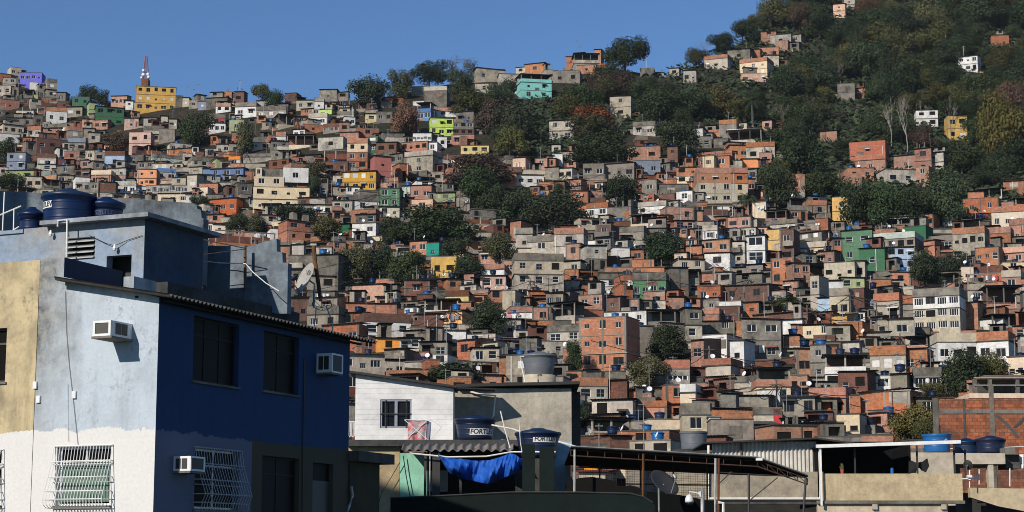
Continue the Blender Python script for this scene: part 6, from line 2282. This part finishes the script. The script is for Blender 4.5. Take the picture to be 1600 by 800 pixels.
# dark green walls along the foot of the picture
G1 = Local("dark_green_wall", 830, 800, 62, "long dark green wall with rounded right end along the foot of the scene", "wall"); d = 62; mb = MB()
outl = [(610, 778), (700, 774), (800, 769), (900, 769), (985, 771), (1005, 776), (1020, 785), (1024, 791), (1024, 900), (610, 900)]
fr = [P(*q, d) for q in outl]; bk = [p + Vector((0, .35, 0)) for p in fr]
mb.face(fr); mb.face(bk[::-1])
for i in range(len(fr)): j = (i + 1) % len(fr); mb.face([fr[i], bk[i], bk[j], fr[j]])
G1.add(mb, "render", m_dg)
mb = MB(); mb.tube([P(*q, d - .02) for q in outl[:7]], .025, 5); G1.add(mb, "edge_trim", plain("dull_trim", (.03, .034, .032), .6))
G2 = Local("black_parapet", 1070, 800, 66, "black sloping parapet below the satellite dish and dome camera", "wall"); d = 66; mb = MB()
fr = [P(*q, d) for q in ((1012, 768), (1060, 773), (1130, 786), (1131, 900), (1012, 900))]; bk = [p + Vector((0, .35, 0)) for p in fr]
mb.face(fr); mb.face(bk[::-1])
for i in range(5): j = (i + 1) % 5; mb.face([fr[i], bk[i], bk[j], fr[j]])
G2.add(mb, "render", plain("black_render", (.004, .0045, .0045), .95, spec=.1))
mb = MB(); mb.tube([P(1122, 785, 65.95), P(1130, 786, 65.95), P(1130, 800, 65.95)], .05, 6); G2.add(mb, "pipe", m_pvc)
# ------------------------------------------------------------------ metal canopy, dish and dome camera
CN = Local("metal_canopy", 1030, 770, 66, "long rusty metal canopy with dark sheet roof on thin posts", "canopy"); d = 66
a, b, c = P(892, 700, d), P(1184, 717, d), P(1262, 745, d)
def slab3(mb, p, q, y0, y1, th, dz=-.1):
    mb.hexa([(p.x, y0, p.z), (q.x, y0, q.z), (q.x, y1, q.z + dz), (p.x, y1, p.z + dz), (p.x, y0, p.z + th), (q.x, y0, q.z + th), (q.x, y1, q.z + dz + th), (p.x, y1, p.z + dz + th)])
m_pitch = plain("pitch_black_sheet_and_shade", (.008, .0075, .007), .9, spec=.1)
mb = MB(); slab3(mb, a, b, d - .1, d + 8, .05, -.2); q_ = b + Vector((.003, 0, 0)); cz = c.z * (d + 8) / d - .02
mb.hexa([(q_.x, d - .1, q_.z), (c.x, d - .1, c.z), (c.x + 1.2, d + 8, cz), (q_.x, d + 8, q_.z - .2), (q_.x, d - .1, q_.z + .05), (c.x, d - .1, c.z + .05), (c.x + 1.2, d + 8, cz + .05), (q_.x, d + 8, q_.z - .15)]); CN.add(mb, "roof", m_pitch)
mb = MB(); wbox(mb, 1180, 716, 1190, 719.5, d - .16, .1); CN.add(mb, "roof_edge_patch", m_frw)
mb = MB(); mb.tube([a + Vector((0, -.1, .06)), b + Vector((0, -.1, .06)), c + Vector((0, -.1, .06))], .022, 5); CN.add(mb, "roof_edge", m_steel)
mb = MB()
for (p, q) in ((a, b), (b, c)):
    n = 11 if p is a else 5
    for k in (0, 1): o_ = Vector((0, .05, -.06 - .2 * k)); mb.tube([p + o_, q + o_], .022, 4)
    for i in range(n + 1):
        r0 = p.lerp(q, i / n) + Vector((0, .05, -.06)); mb.tube([r0, r0 + Vector((0, 0, -.2))], .016, 4)
        if p is b and i < n: mb.tube([r0, p.lerp(q, (i + 1) / n) + Vector((0, .05, -.26))], .012, 4)
CN.add(mb, "truss", plain("dark_rust", (.055, .026, .018), .85))
for (x0, y0, x1, y1, mt) in ((898, 701, 897, 800, m_steel), (1005, 708, 1004, 800, m_rust), (1118, 716, 1117, 800, m_steel), (1123, 716, 1122, 800, m_rust), (1170, 740, 1170, 812, m_dark), (1259, 747, 1251, 812, m_dark)):
    mb = MB(); mb.tube([P(x0, y0, d + .02), P(x1, y1 + 60, d + .02)], .045, 6); CN.add(mb, "post", mt)
mb = MB(); mb.tube([P(1122, 757, d), P(1143, 737, d)], .02, 5); mb.tube([P(1171, 782, d), P(1215, 746, d)], .02, 5); mb.tube([P(1122, 738, d), P(1260, 746, d)], .02, 5); CN.add(mb, "brace", m_dark)
MF = Local("mesh_fence", 980, 780, 70, "wire mesh fence panel hung below the metal canopy", "fence"); d = 70
mb = MB(); mb.tube([P(893, 729, d), P(1110, 739, d)], .03, 4); mb.tube([P(893, 755, d), P(1110, 758, d)], .025, 4)
for px in (893, 937, 1001, 1052, 1105): mb.tube([P(px, 727, d), P(px, 800, d)], .03, 4)
MF.add(mb, "frame", m_rust)
mb = MB()
for i in range(60): px = 893 + i * 3.65; mb.tube([P(px, 729 + i * .166, d), P(px, 790, d)], .005, 3, cap=False)
for j in range(15): mb.tube([P(893, 733 + j * 4, d), P(1110, 742 + j * 3.6, d)], .005, 3, cap=False)
MF.add(mb, "wire_mesh", m_rust)
TA = Local("covered_pile", 930, 775, 67, "black covered heap behind the dark green wall under the canopy", "heap"); d = 67; mb = MB()
prof = [(885, 752), (905, 747), (925, 745), (950, 749), (962, 752), (966, 760), (985, 758), (1000, 762), (1012, 775)]
for (p, q) in zip(prof, prof[1:]):
    A, B = P(*p, d), P(*q, d); zb = WZ(800, d)
    mb.face([(A.x, d, zb), (B.x, d, zb), (B.x, d, B.z), (A.x, d, A.z)]); mb.face([(A.x, d, A.z), (B.x, d, B.z), (B.x, d + 1.6, B.z - .2), (A.x, d + 1.6, A.z - .2)])
TA.add(mb, "cover", m_pitch)
dish(P(1036, 757, 64.5), .52, R(38), R(42), "large dark satellite dish seen from behind under the metal canopy", plain("dish_dark", (.03, .03, .03), .6), None, post=.9, backmat=m_white)
CM = Local("dome_camera", 1096, 800, 60, "white dome security camera on a galvanised post near the foot of the scene", "security camera"); d = 60
mb = MB(); mb.tube([P(1097.5, 764, d), P(1097.5, 860, d)], .06, 14); CM.add(mb, "post", m_steel, None, True)
mb = MB(); mb.tube([P(1097.5, 764, d), P(1097.5, 762.5, d)], .062, 14, r2=.03); CM.add(mb, "post_cap", m_steel)
mb = MB(); mb.tube([P(1094, 772, d - .06), P(1086, 769.5, d - .06), P(1077, 768.5, d - .06), P(1077, 773, d - .06)], .022, 8); mb.hexa([P(1090, 770, d - .08), P(1095, 767, d - .08), P(1095, 767, d), P(1090, 770, d), P(1095, 777, d - .08), P(1096, 777, d - .08), P(1096, 777, d), P(1095, 777, d)]); CM.add(mb, "bracket", m_white)
s1 = d / FPX; cx = P(1077, 785, d - .06)
mb = MB(); mb.lathe([(6.5 * s1, 0), (6.6 * s1, 3 * s1), (5.8 * s1, 7 * s1), (4.2 * s1, 10.5 * s1), (2.0 * s1, 12 * s1), (.01, 12.2 * s1)], 24, c=cx); CM.add(mb, "housing", m_white, None, True)
mb = MB(); mb.lathe([(.01, -5.6 * s1), (3 * s1, -4.6 * s1), (5 * s1, -2.4 * s1), (5.6 * s1, -.002)], 24, c=cx); CM.add(mb, "dome", m_glass, None, True)
# ------------------------------------------------------------------ concrete yard, metal wall and verandah at the right
CW = Local("weathered_yard_wall", 1165, 790, 80, "mould stained concrete yard wall beneath the corrugated metal wall", "wall"); d = 80.5
mb = MB(); wbox(mb, 1040, 737, 1284, 784, d, .4); CW.add(mb, "render", wallmat("mould_stained_render", (.34, .29, .215), dirt=(.085, .085, .085), amt=.75, var=0, bump=.6, streak=.3))
mb = MB(); wbox(mb, 1030, 784.3, 1290, 788, d - .1, .5); CW.add(mb, "ledge", m_soot)
mb = MB(); mb.tube([P(*q, d - .12) for q in ((1107, 696), (1107, 779), (1281, 779), (1280, 700))], .055, 7); CW.add(mb, "drain_pipe", m_pvc)
CS = Local("metal_shed", 1197, 740, 81, "corrugated pale metal shed wall under a black overhanging roof", "shed"); d = 81.3
A, B = P(1113, 740, d), P(1276, 740, d); zt = WZ(690, d); mb = MB(); mb.corr((A.x, d, A.z - .2), (B.x - A.x, 0, 0), (0, 0, zt - A.z + .2), 26, .045, .015); CS.add(mb, "metal_wall", wallmat("pale_metal_sheet", (.56, .54, .50), dirt=(.24, .20, .16), amt=.35, var=0, streak=1.2))
mb = MB(); slab3(mb, P(1100, 693, d - .6), P(1276, 686, d - .6), d - .6, d + 5, .07, .0); slab3(mb, P(1276.2, 686, d - .6), P(1335, 694, d - .6), d - .6, d + 5, .07, .0); CS.add(mb, "roof", m_blacksheet)
mb = MB(); wbox(mb, 1156, 692, 1158.5, 719, d - .12, .06); wbox(mb, 1274, 694, 1279, 742, d - .1, .1); CS.add(mb, "post", m_rust)
GB = Local("tank_plinth", 1080, 740, 106, "blackened concrete block carrying the grey tank", "plinth"); mb = MB(); wbox(mb, 1052, 702.3, 1107, 760, 106, 3); GB.add(mb, "block", m_soot)
s1 = 107 / FPX
tank(Vector((WX(1084, 107), 107.3, WZ(702.2, 107))), 21 * s1, 27 * s1, m_tankg, "open grey tank on a blackened block left of the metal shed", .92, False, rings=2)
VR = Local("verandah", 1390, 785, 84, "dark verandah with a white roof beam above a rough beige parapet", "house"); d = 80.2
mb = MB(); wbox(mb, 1284, 740, 1500, 782, d, .25); VR.add(mb, "parapet", wallmat("rough_beige_render", (.50, .40, .25), dirt=(.17, .14, .09), amt=.5, var=0, bump=.8, scale=1.6))
mb = MB(); wbox(mb, 1274, 782.2, 1503, 787, d - .1, .5); VR.add(mb, "ledge", BR['k'])
mb = MB(); wbox(mb, 1274, 787.2, 1476, 860, d + .06, .3); VR.add(mb, "lower_wall", BR["e"])
for px in (1363, 1470): mb = MB(); wbox(mb, px - 4, 787.3, px + 4, 796, d - .07, .12); VR.add(mb, "beam_end", BR['e'])
A, B = P(1275, 700, d - .3), P(1501, 693, d - .3)
mb = MB(); mb.hexa([(A.x, d - .35, A.z), (B.x, d - .35, B.z), (B.x, d - .25, B.z), (A.x, d - .25, A.z), (A.x, d - .35, A.z + .14), (B.x, d - .35, B.z + .14), (B.x, d - .25, B.z + .14), (A.x, d - .25, A.z + .14)]); VR.add(mb, "roof_beam", m_frw)
mb = MB(); slab3(mb, A + Vector((0, 0, .02)), P(1420, 695.6, d - .3) + Vector((0, 0, .02)), d - .245, d + 7, .04, .05); VR.add(mb, "roof", m_pitch)
mb = MB(); wbox(mb, 1279, 700, 1282, 790, d - .25, .08); VR.add(mb, "post", m_frw)
for (px, mt) in ((1334, m_dark), (1431, m_dark), (1489, m_dark), (1506, m_dark)):
    mb = MB(); wbox(mb, px - 1.3, 696, px + 1.3, 742, d + .3, .08); VR.add(mb, "post", mt)
mb = MB(); wbox(mb, 1270, 690, 1421, 790, d + 5.5, .15); VR.add(mb, "back_wall", m_pitch)  # inner walls coloured near black to hold the verandah's deep shade
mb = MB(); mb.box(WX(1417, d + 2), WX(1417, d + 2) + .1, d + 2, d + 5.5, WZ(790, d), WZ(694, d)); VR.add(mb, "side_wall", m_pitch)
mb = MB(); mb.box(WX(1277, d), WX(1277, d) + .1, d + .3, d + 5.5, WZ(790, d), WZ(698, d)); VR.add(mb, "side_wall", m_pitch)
GA = Local("black_garment", 1432, 737, 80.8, "black garment hanging at the right end of the dark verandah", "clothing"); mb = MB(); dg = 80.8
ol = [(1420, 718), (1432, 723), (1442, 721), (1449, 716), (1452, 728), (1447, 738), (1440, 735), (1439, 731), (1432, 732), (1431, 739), (1420, 739)]
fr = [P(*q, dg + .06 * math.sin(i * 1.7)) for i, q in enumerate(ol)]; bk = [p + Vector((0, .05, 0)) for p in fr]; c0, c1 = P(1434, 728, dg - .05), P(1434, 728, dg + .1)
for i in range(len(fr)):
    j = (i + 1) % len(fr); mb.face([c0, fr[i], fr[j]]); mb.face([c1, bk[j], bk[i]]); mb.face([fr[i], bk[i], bk[j], fr[j]])
GA.add(mb, "cloth", plain("black_cloth", (.012, .012, .012), .95))
PP = Local("plant_pot", 1316, 740, 80.3, "small red and white pot with a sprig on the verandah parapet", "plant"); s1 = 80.3 / FPX; c_ = P(1316, 740, 80.3)
mb = MB(); mb.lathe([(2.2 * s1, .002), (3 * s1, 6 * s1), (3 * s1, 6.5 * s1)], 12, c=c_); PP.add(mb, "pot", plain("red_pot", (.35, .06, .05), .6))
mb = MB(); r_ = random.Random(2)
for i in range(16): q = c_ + Vector((r_.uniform(-.05, .05), r_.uniform(-.04, .04), 6 * s1)); w_ = Vector((r_.uniform(-.12, .12), r_.uniform(-.1, .1), r_.uniform(.1, .3))); mb.face([q, q + w_ * .5 + Vector((.03, 0, 0)), q + w_, q + w_ * .5 - Vector((.03, 0, 0))])
PP.add(mb, "sprig", LEAF["O"])
CU = Local("blue_canister", 1394, 740, 80.3, "small blue canister standing on the verandah parapet", "canister"); mb = MB(); mb.lathe([(.07, .002), (.07, .2), (.05, .22), (.05, .24)], 14, c=P(1394, 740, 80.3)); CU.add(mb, "body", m_tankl)
# beige block with tanks and the open frame at the far right
BB = Local("beige_block", 1455, 745, 90, "plain beige rendered block with an open beam frame carrying three tanks", "house"); d = 90
m_bb = wallmat("smooth_beige_render", (.47, .405, .32), dirt=(.25, .21, .16), amt=.35, var=0, bump=.3)
mb = MB(); wbox(mb, 1420, 707, 1488, 790, d, 4); BB.add(mb, "wall", m_bb)
mb = MB(); wbox(mb, 1488.2, 708, 1568, 725, d + .05, 3.9); BB.add(mb, "roof_beam", m_bb)
mb = MB(); wbox(mb, 1541, 725.3, 1549, 762, d + .1, .45); BB.add(mb, "column", m_bb)
mb = MB()
fr = [P(*q, d) for q in ((1515, 762), (1640, 764), (1640, 806), (1560, 791), (1516, 777))]; bk = [p + Vector((0, .4, 0)) for p in fr]; mb.face(fr); mb.face(bk[::-1])
for i in range(5): j = (i + 1) % 5; mb.face([fr[i], bk[i], bk[j], fr[j]])
BB.add(mb, "stair_parapet", wallmat("yellowish_render", (.50, .41, .27), dirt=(.22, .18, .12), amt=.4, var=0))
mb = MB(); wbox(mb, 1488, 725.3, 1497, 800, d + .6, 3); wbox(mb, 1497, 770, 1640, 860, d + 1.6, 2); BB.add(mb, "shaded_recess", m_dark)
mb = MB(); mb.tube([P(1515, 726, d), P(1515, 762, d)], .03, 5); mb.tube([P(1500, 748, d), P(1530, 748, d)], .03, 5); mb.tube([P(1530, 733, d), P(1530, 757, d)], .03, 5); mb.tube([P(1578, 732, d), P(1578, 760, d)], .03, 5); BB.add(mb, "rail", m_pvc)
mb = MB(); wbox(mb, 1568.3, 699, 1584, 710, d + .3, 1); BB.add(mb, "block_pier", m_slab)
mb = MB(); wbox(mb, 1568.5, 710.3, 1590, 732, d + .8, 1.5); BB.add(mb, "dark_pier", m_soot)
s1 = 91.5 / FPX
tank(Vector((WX(1463, 91.5), 91.6, WZ(706.8, 91.5))), 21.5 * s1, 27 * s1, m_tankl, "bright blue open tank with a small white mark on the beige block", .9, False, ("C", .5), ts=.26, tz=.62, rings=2)
s1 = 92 / FPX
tank(Vector((WX(1508, 93), 93, WZ(707.8, 92))), 20 * s1, 18 * s1, m_tank, "navy blue lidded tank between the bright blue tank and the right one", .94, True, rings=2)
tank(Vector((WX(1545, 92), 91.9, WZ(707.8, 92))), 22 * s1, 20 * s1, m_tank, "navy blue lidded tank on the right end of the beam frame", .94, True, rings=2)
LN = Local("laundry", 1590, 735, 91, "white laundry bundled on the rail at the right edge", "laundry"); mb = cloth(((1584, 711), (1606, 709), (1606, 731), (1587, 733)), 91, 5, .08, 3); LN.add(mb, "cloth", m_white, None, True)
CB = Local("camera_box", 1506, 745, 89.8, "small pale wall camera on a bracket left of the beam frame column", "camera"); mb = MB(); wbox(mb, 1508, 742, 1516, 746, 89.6, .2); wbox(mb, 1510, 746.2, 1513, 750, 89.7, .1); CB.add(mb, "body", m_white)
dish(P(1512, 727, 89.2), .22, R(150), R(20), "small black dish at the shaded corner of the beige block", m_dark, None, arm=False, post=.6)
# stained brick wall with concrete frame
BK = Local("stained_brick_building", 1530, 720, 108, "stained orange brick building wall with grey concrete beams and cement smears", "brick building"); d = 108
m_bk = brickmat("stained_large_brick", (.41, .135, .062), (.22, .068, .034), (.13, .07, .045), bw=.30, bh=.2, amt=1.0, var=0, mort=.016)
mb = MB(); xa_, xb_, z0_, z1_ = WX(1459, d), WX(1640, d), WZ(770, d), WZ(623, d); xc_ = xa_ * (d + 6) / d + .15
mb.hexa([(xa_, d, z0_), (xb_, d, z0_), (xb_ + 2, d + 6, z0_), (xc_, d + 6, z0_), (xa_, d, z1_), (xb_, d, z1_), (xb_ + 2, d + 6, z1_), (xc_, d + 6, z1_)]); BK.add(mb, "wall", m_bk)
for q in ((1458, 622, 1467, 770), (1505, 623, 1508.5, 700), (1547, 600, 1554, 770)): mb = MB(); wbox(mb, *q, d - .04, .1); BK.add(mb, "column", BR["k"] if q[0] != 1505 else m_soot)
mb = MB(); wbox(mb, 1467.2, 639, 1505, 645, d - .03, .1); wbox(mb, 1508.7, 639.5, 1546.8, 645.5, d - .03, .1); wbox(mb, 1554.2, 640, 1640, 646, d - .03, .1); BK.add(mb, "beam", BR["k"])
for (l) in (((1556, 648), (1570, 660), (1584, 675), (1590, 684)), ((1604, 650), (1594, 660), (1586, 668))):
    mb = MB()
    for (p, q) in zip(l, l[1:]): mb.hexa([P(p[0] - 3.5, p[1], d - .02), P(q[0] - 3.5, q[1], d - .02), P(q[0] - 3.5, q[1], d + .01), P(p[0] - 3.5, p[1], d + .01), P(p[0] + 3.5, p[1], d - .02), P(q[0] + 3.5, q[1], d - .02), P(q[0] + 3.5, q[1], d + .01), P(p[0] + 3.5, p[1], d + .01)])
    BK.add(mb, "cement_smear", m_soot)
mb = MB(); mb.box(WX(1463, d), WX(1468, d), d - .03, d + .02, WZ(680, d), WZ(664, d)); BK.add(mb, "opening", m_void)
# open terrace frame on top of it
TF = Local("terrace_frame", 1555, 622, 112, "half built terrace frame with rails on a cream slab above the stained brick", "house"); d = 112
mb = MB(); wbox(mb, 1516, 614.5, 1640, 622, d, 4); TF.add(mb, "slab", BR["c"])
for px in (1523, 1547, 1590): mb = MB(); wbox(mb, px, 592, px + 5, 614.3, d + .2, .3); TF.add(mb, "post", BR["k"])
for q in ((1524, 589, 1640, 591), (1524, 601, 1640, 602.5)): mb = MB(); wbox(mb, *q, d + .1, .08); TF.add(mb, "rail", m_steel)
mb = MB(); wbox(mb, 1540, 586, 1640, 588.6, d + 1, 3); TF.add(mb, "roof", m_wood)
mb = MB(); wbox(mb, 1530, 594, 1640, 614, d + 3.2, .2); TF.add(mb, "back_wall", m_soot)
# cable across the valley, birds
for (l, lab) in ((((1500, 708), (1550, 701), (1640, 696), 107.5), "pale wire strung across the stained brick wall"),):
    o = Local("overhead_cable", 1550, 700, 107.5, lab, "cable"); mb = MB(); mb.tube([P(*q, 107) for q in ((1455, 706), (1500, 699), (1548, 700), (1640, 696))], .025, 4); o.add(mb, "strand", m_pvc)
# unseen block off to the left, added to shade the low middle ground
NB = empty("unseen_shadow_block", (0, 0, ZG), math.atan2(S.x, -S.y) * -1.0)
ss = Vector((-S.x, -S.y, 0)).normalized(); nn = Vector((ss.y, -ss.x, 0))
NB.location = ss * 11 - nn * 47.8 + Vector((0, 0, ZG)); NB.rotation_euler = (0, 0, math.atan2(nn.y, nn.x))
mb = MB(); hs_ = [(-5.6 + 2.9 * i, -4.4 + 2.9 * i, 1.2 + 2.9 * j, 2.6 + 2.9 * j) for i in range(4) for j in range(10)]
mb.wall_open(lambda u, v, w: (u, 6 - w, v), -7, 7, 0, 30.6, hs_, .2); mb.box(-7, 7, -6, 5.6, 0, 30.6); mb.build("wall", BR["e"], NB)
for h_ in hs_: put("window", WIN["a2"][1], NB, ((h_[0] + h_[1]) / 2, 5.85, h_[2]), (0, 0, 0), (1.2, 1, 1.4))
for sx in (-1, 1):
    for i in range(3):
        for j in range(10): put("window", WIN["a2"][1], NB, (sx * 7.03, -3.6 + 3.4 * i, 1.2 + 2.9 * j), (0, 0, R(90)), (1.3, 1, 1.4))
tag(NB, "unseen tall beige block added left of the view to shade the middle ground", "building")
# ------------------------------------------------------------------ poles, wires and washing on the hillside
prng = random.Random(77)
for (px, py, h_) in ((430, 470, 60), (560, 470, 40), (652, 452, 38), (718, 330, 30), (884, 300, 30), (1001, 352, 30), (1128, 300, 30), (1262, 520, 44), (1330, 500, 44), (1214, 640, 46), (1408, 560, 40), (1108, 580, 40), (976, 470, 36), (828, 470, 36), (1500, 470, 40), (250, 262, 26), (145, 250, 24), (385, 262, 26), (1440, 600, 44), (1170, 470, 38), (705, 520, 42), (590, 330, 30)):
    dd = DEP(px, py) - 1.5; b0 = P(px, py, dd); H = h_ * dd / FPX
    root = empty("utility_pole", b0, prng.uniform(-.6, .6)); lean = prng.uniform(-.04, .04)
    mb = MB(); mb.tube([(0, 0, -3), (lean * H, 0, H)], .13, 7, r2=.09); mb.build("shaft", m_slab, root)
    mb = MB(); mb.box(-.8 + lean * H, .8 + lean * H, -.05, .05, H - .5, H - .4); mb.box(-.6 + lean * H, .6 + lean * H, -.05, .05, H - 1.1, H - 1.0); mb.build("crossarm", m_wood, root)
    for k in range(7):
        t_ = Vector((prng.uniform(-16, 16), prng.uniform(-8, 8), prng.uniform(-4.5, 1.0))) + Vector((lean * H, 0, H - .5)); a_ = Vector((lean * H, 0, H - .45)); mb = MB()
        mb.tube([a_.lerp(t_, q_ / 8) + Vector((0, 0, -1.1 * math.sin(math.pi * q_ / 8))) for q_ in range(9)], .045, 4); mb.build("cable", m_wire, root)
    REG.append(dict(o=root, x=px, y=py - h_ / 2, look="thin utility pole", cat="utility pole", nick=None, full=None, grp="utility poles on the hillside"))
CLO = [plain("washing_" + n_, c_, .9, mott=.3) for n_, c_ in (("white", (.6, .6, .58)), ("red", (.4, .04, .04)), ("blue", (.06, .14, .38)), ("pink", (.5, .2, .22)), ("grey", (.2, .2, .22)))]
WN = ["white", "red", "blue", "pink", "grey"]
for q in range(46):
    hsx = prng.choice(ALLH)
    if hsx["dd"] > 430: continue
    i = prng.randrange(5); W_ = min(hsx["W"] * .5, prng.uniform(1.2, 2.6)); fhz = hsx["fh"] * prng.choice([0, 0, 1]) + hsx["fh"] * .75
    if fhz > hsx["H"]: continue
    Mh = Matrix.Translation(hsx["root"].location) @ Matrix.Rotation(hsx["a"], 4, 'Z'); x = prng.uniform(-.25, .25) * hsx["W"]
    base = Mh @ Vector((x, -.35, fhz)); root = empty("washing_line", base, hsx["a"])
    mb = MB(); mb.tube([(-W_ / 2 - .2, 0, 0), (W_ / 2 + .2, 0, 0)], .015, 4); mb.build("line", m_wire, root)
    xx = -W_ / 2
    while xx < W_ / 2:
        w_ = prng.uniform(.3, .7); l_ = prng.uniform(.4, .95); mb = MB()
        for k in range(4):
            a_, b_ = xx + w_ * k / 4, xx + w_ * (k + 1) / 4; ya, yb = .05 * math.sin(a_ * 9), .05 * math.sin(b_ * 9)
            mb.face([(a_, ya * .3, -.01), (b_, yb * .3, -.01), (b_, yb, -l_), (a_, ya, -l_)])
        mb.build("garment", CLO[i] if prng.random() < .6 else prng.choice(CLO), root); xx += w_ + .08
    px = (hsx["x"][0] + hsx["x"][1]) / 2
    REG.append(dict(o=root, x=px, y=hsx["y"][1] - 6, look="short washing line", cat="washing line", nick=None, full=None, grp="washing lines on the hillside houses"))
# ------------------------------------------------------------------ labels for everything on the hillside
LM = [r for r in REG if r["nick"]]
used = set()
for r in LM:
    full = r["full"] or r["nick"]
    tag(r["o"], full, r["cat"], r["grp"]); used.add(full)
def rel(r, l):
    dx, dy = r["x"] - l["x"], r["y"] - l["y"]
    if abs(dx) > 2.2 * abs(dy): return "to the left of" if dx < 0 else "to the right of"
    if abs(dy) > 2.2 * abs(dx): return "above" if dy < 0 else "below"
    return ("above and left of" if dx < 0 else "above and right of") if dy < 0 else ("below and left of" if dx < 0 else "below and right of")
GEN = [r for r in REG if not r["nick"]]
for r in GEN: r["near"] = sorted(LM, key=lambda l: (l["x"] - r["x"]) ** 2 + 1.5 * (l["y"] - r["y"]) ** 2)[:8]
GEN.sort(key=lambda r: (r["near"][0]["x"] - r["x"]) ** 2 + (r["near"][0]["y"] - r["y"]) ** 2)
ORD = ["nearest", "second", "third", "fourth", "fifth", "sixth", "seventh", "eighth", "ninth", "tenth", "eleventh", "twelfth"]
count = {}
for r in GEN:
    best = None
    for l in r["near"]:
        key = (r["look"], rel(r, l), l["nick"])
        if key not in count: best = key; break
    if best is None:
        l = r["near"][0]; best = (r["look"], rel(r, l), l["nick"])
    k = count.get(best, 0); count[best] = k + 1
    lab = ("" if k == 0 else ORD[min(k, 11)] + " ") + "%s %s the %s" % best
    while lab in used: k += 1; lab = ORD[min(k, 11)] + " %s %s the %s" % best
    if len(lab.split()) > 16: lab = " ".join(lab.replace("small ", "", 1).replace("with covered roof terrace", "with terrace").split()[:16])
    used.add(lab); tag(r["o"], lab, r["cat"], r["grp"])
print("things registered", len(REG), "objects", len(bpy.data.objects))
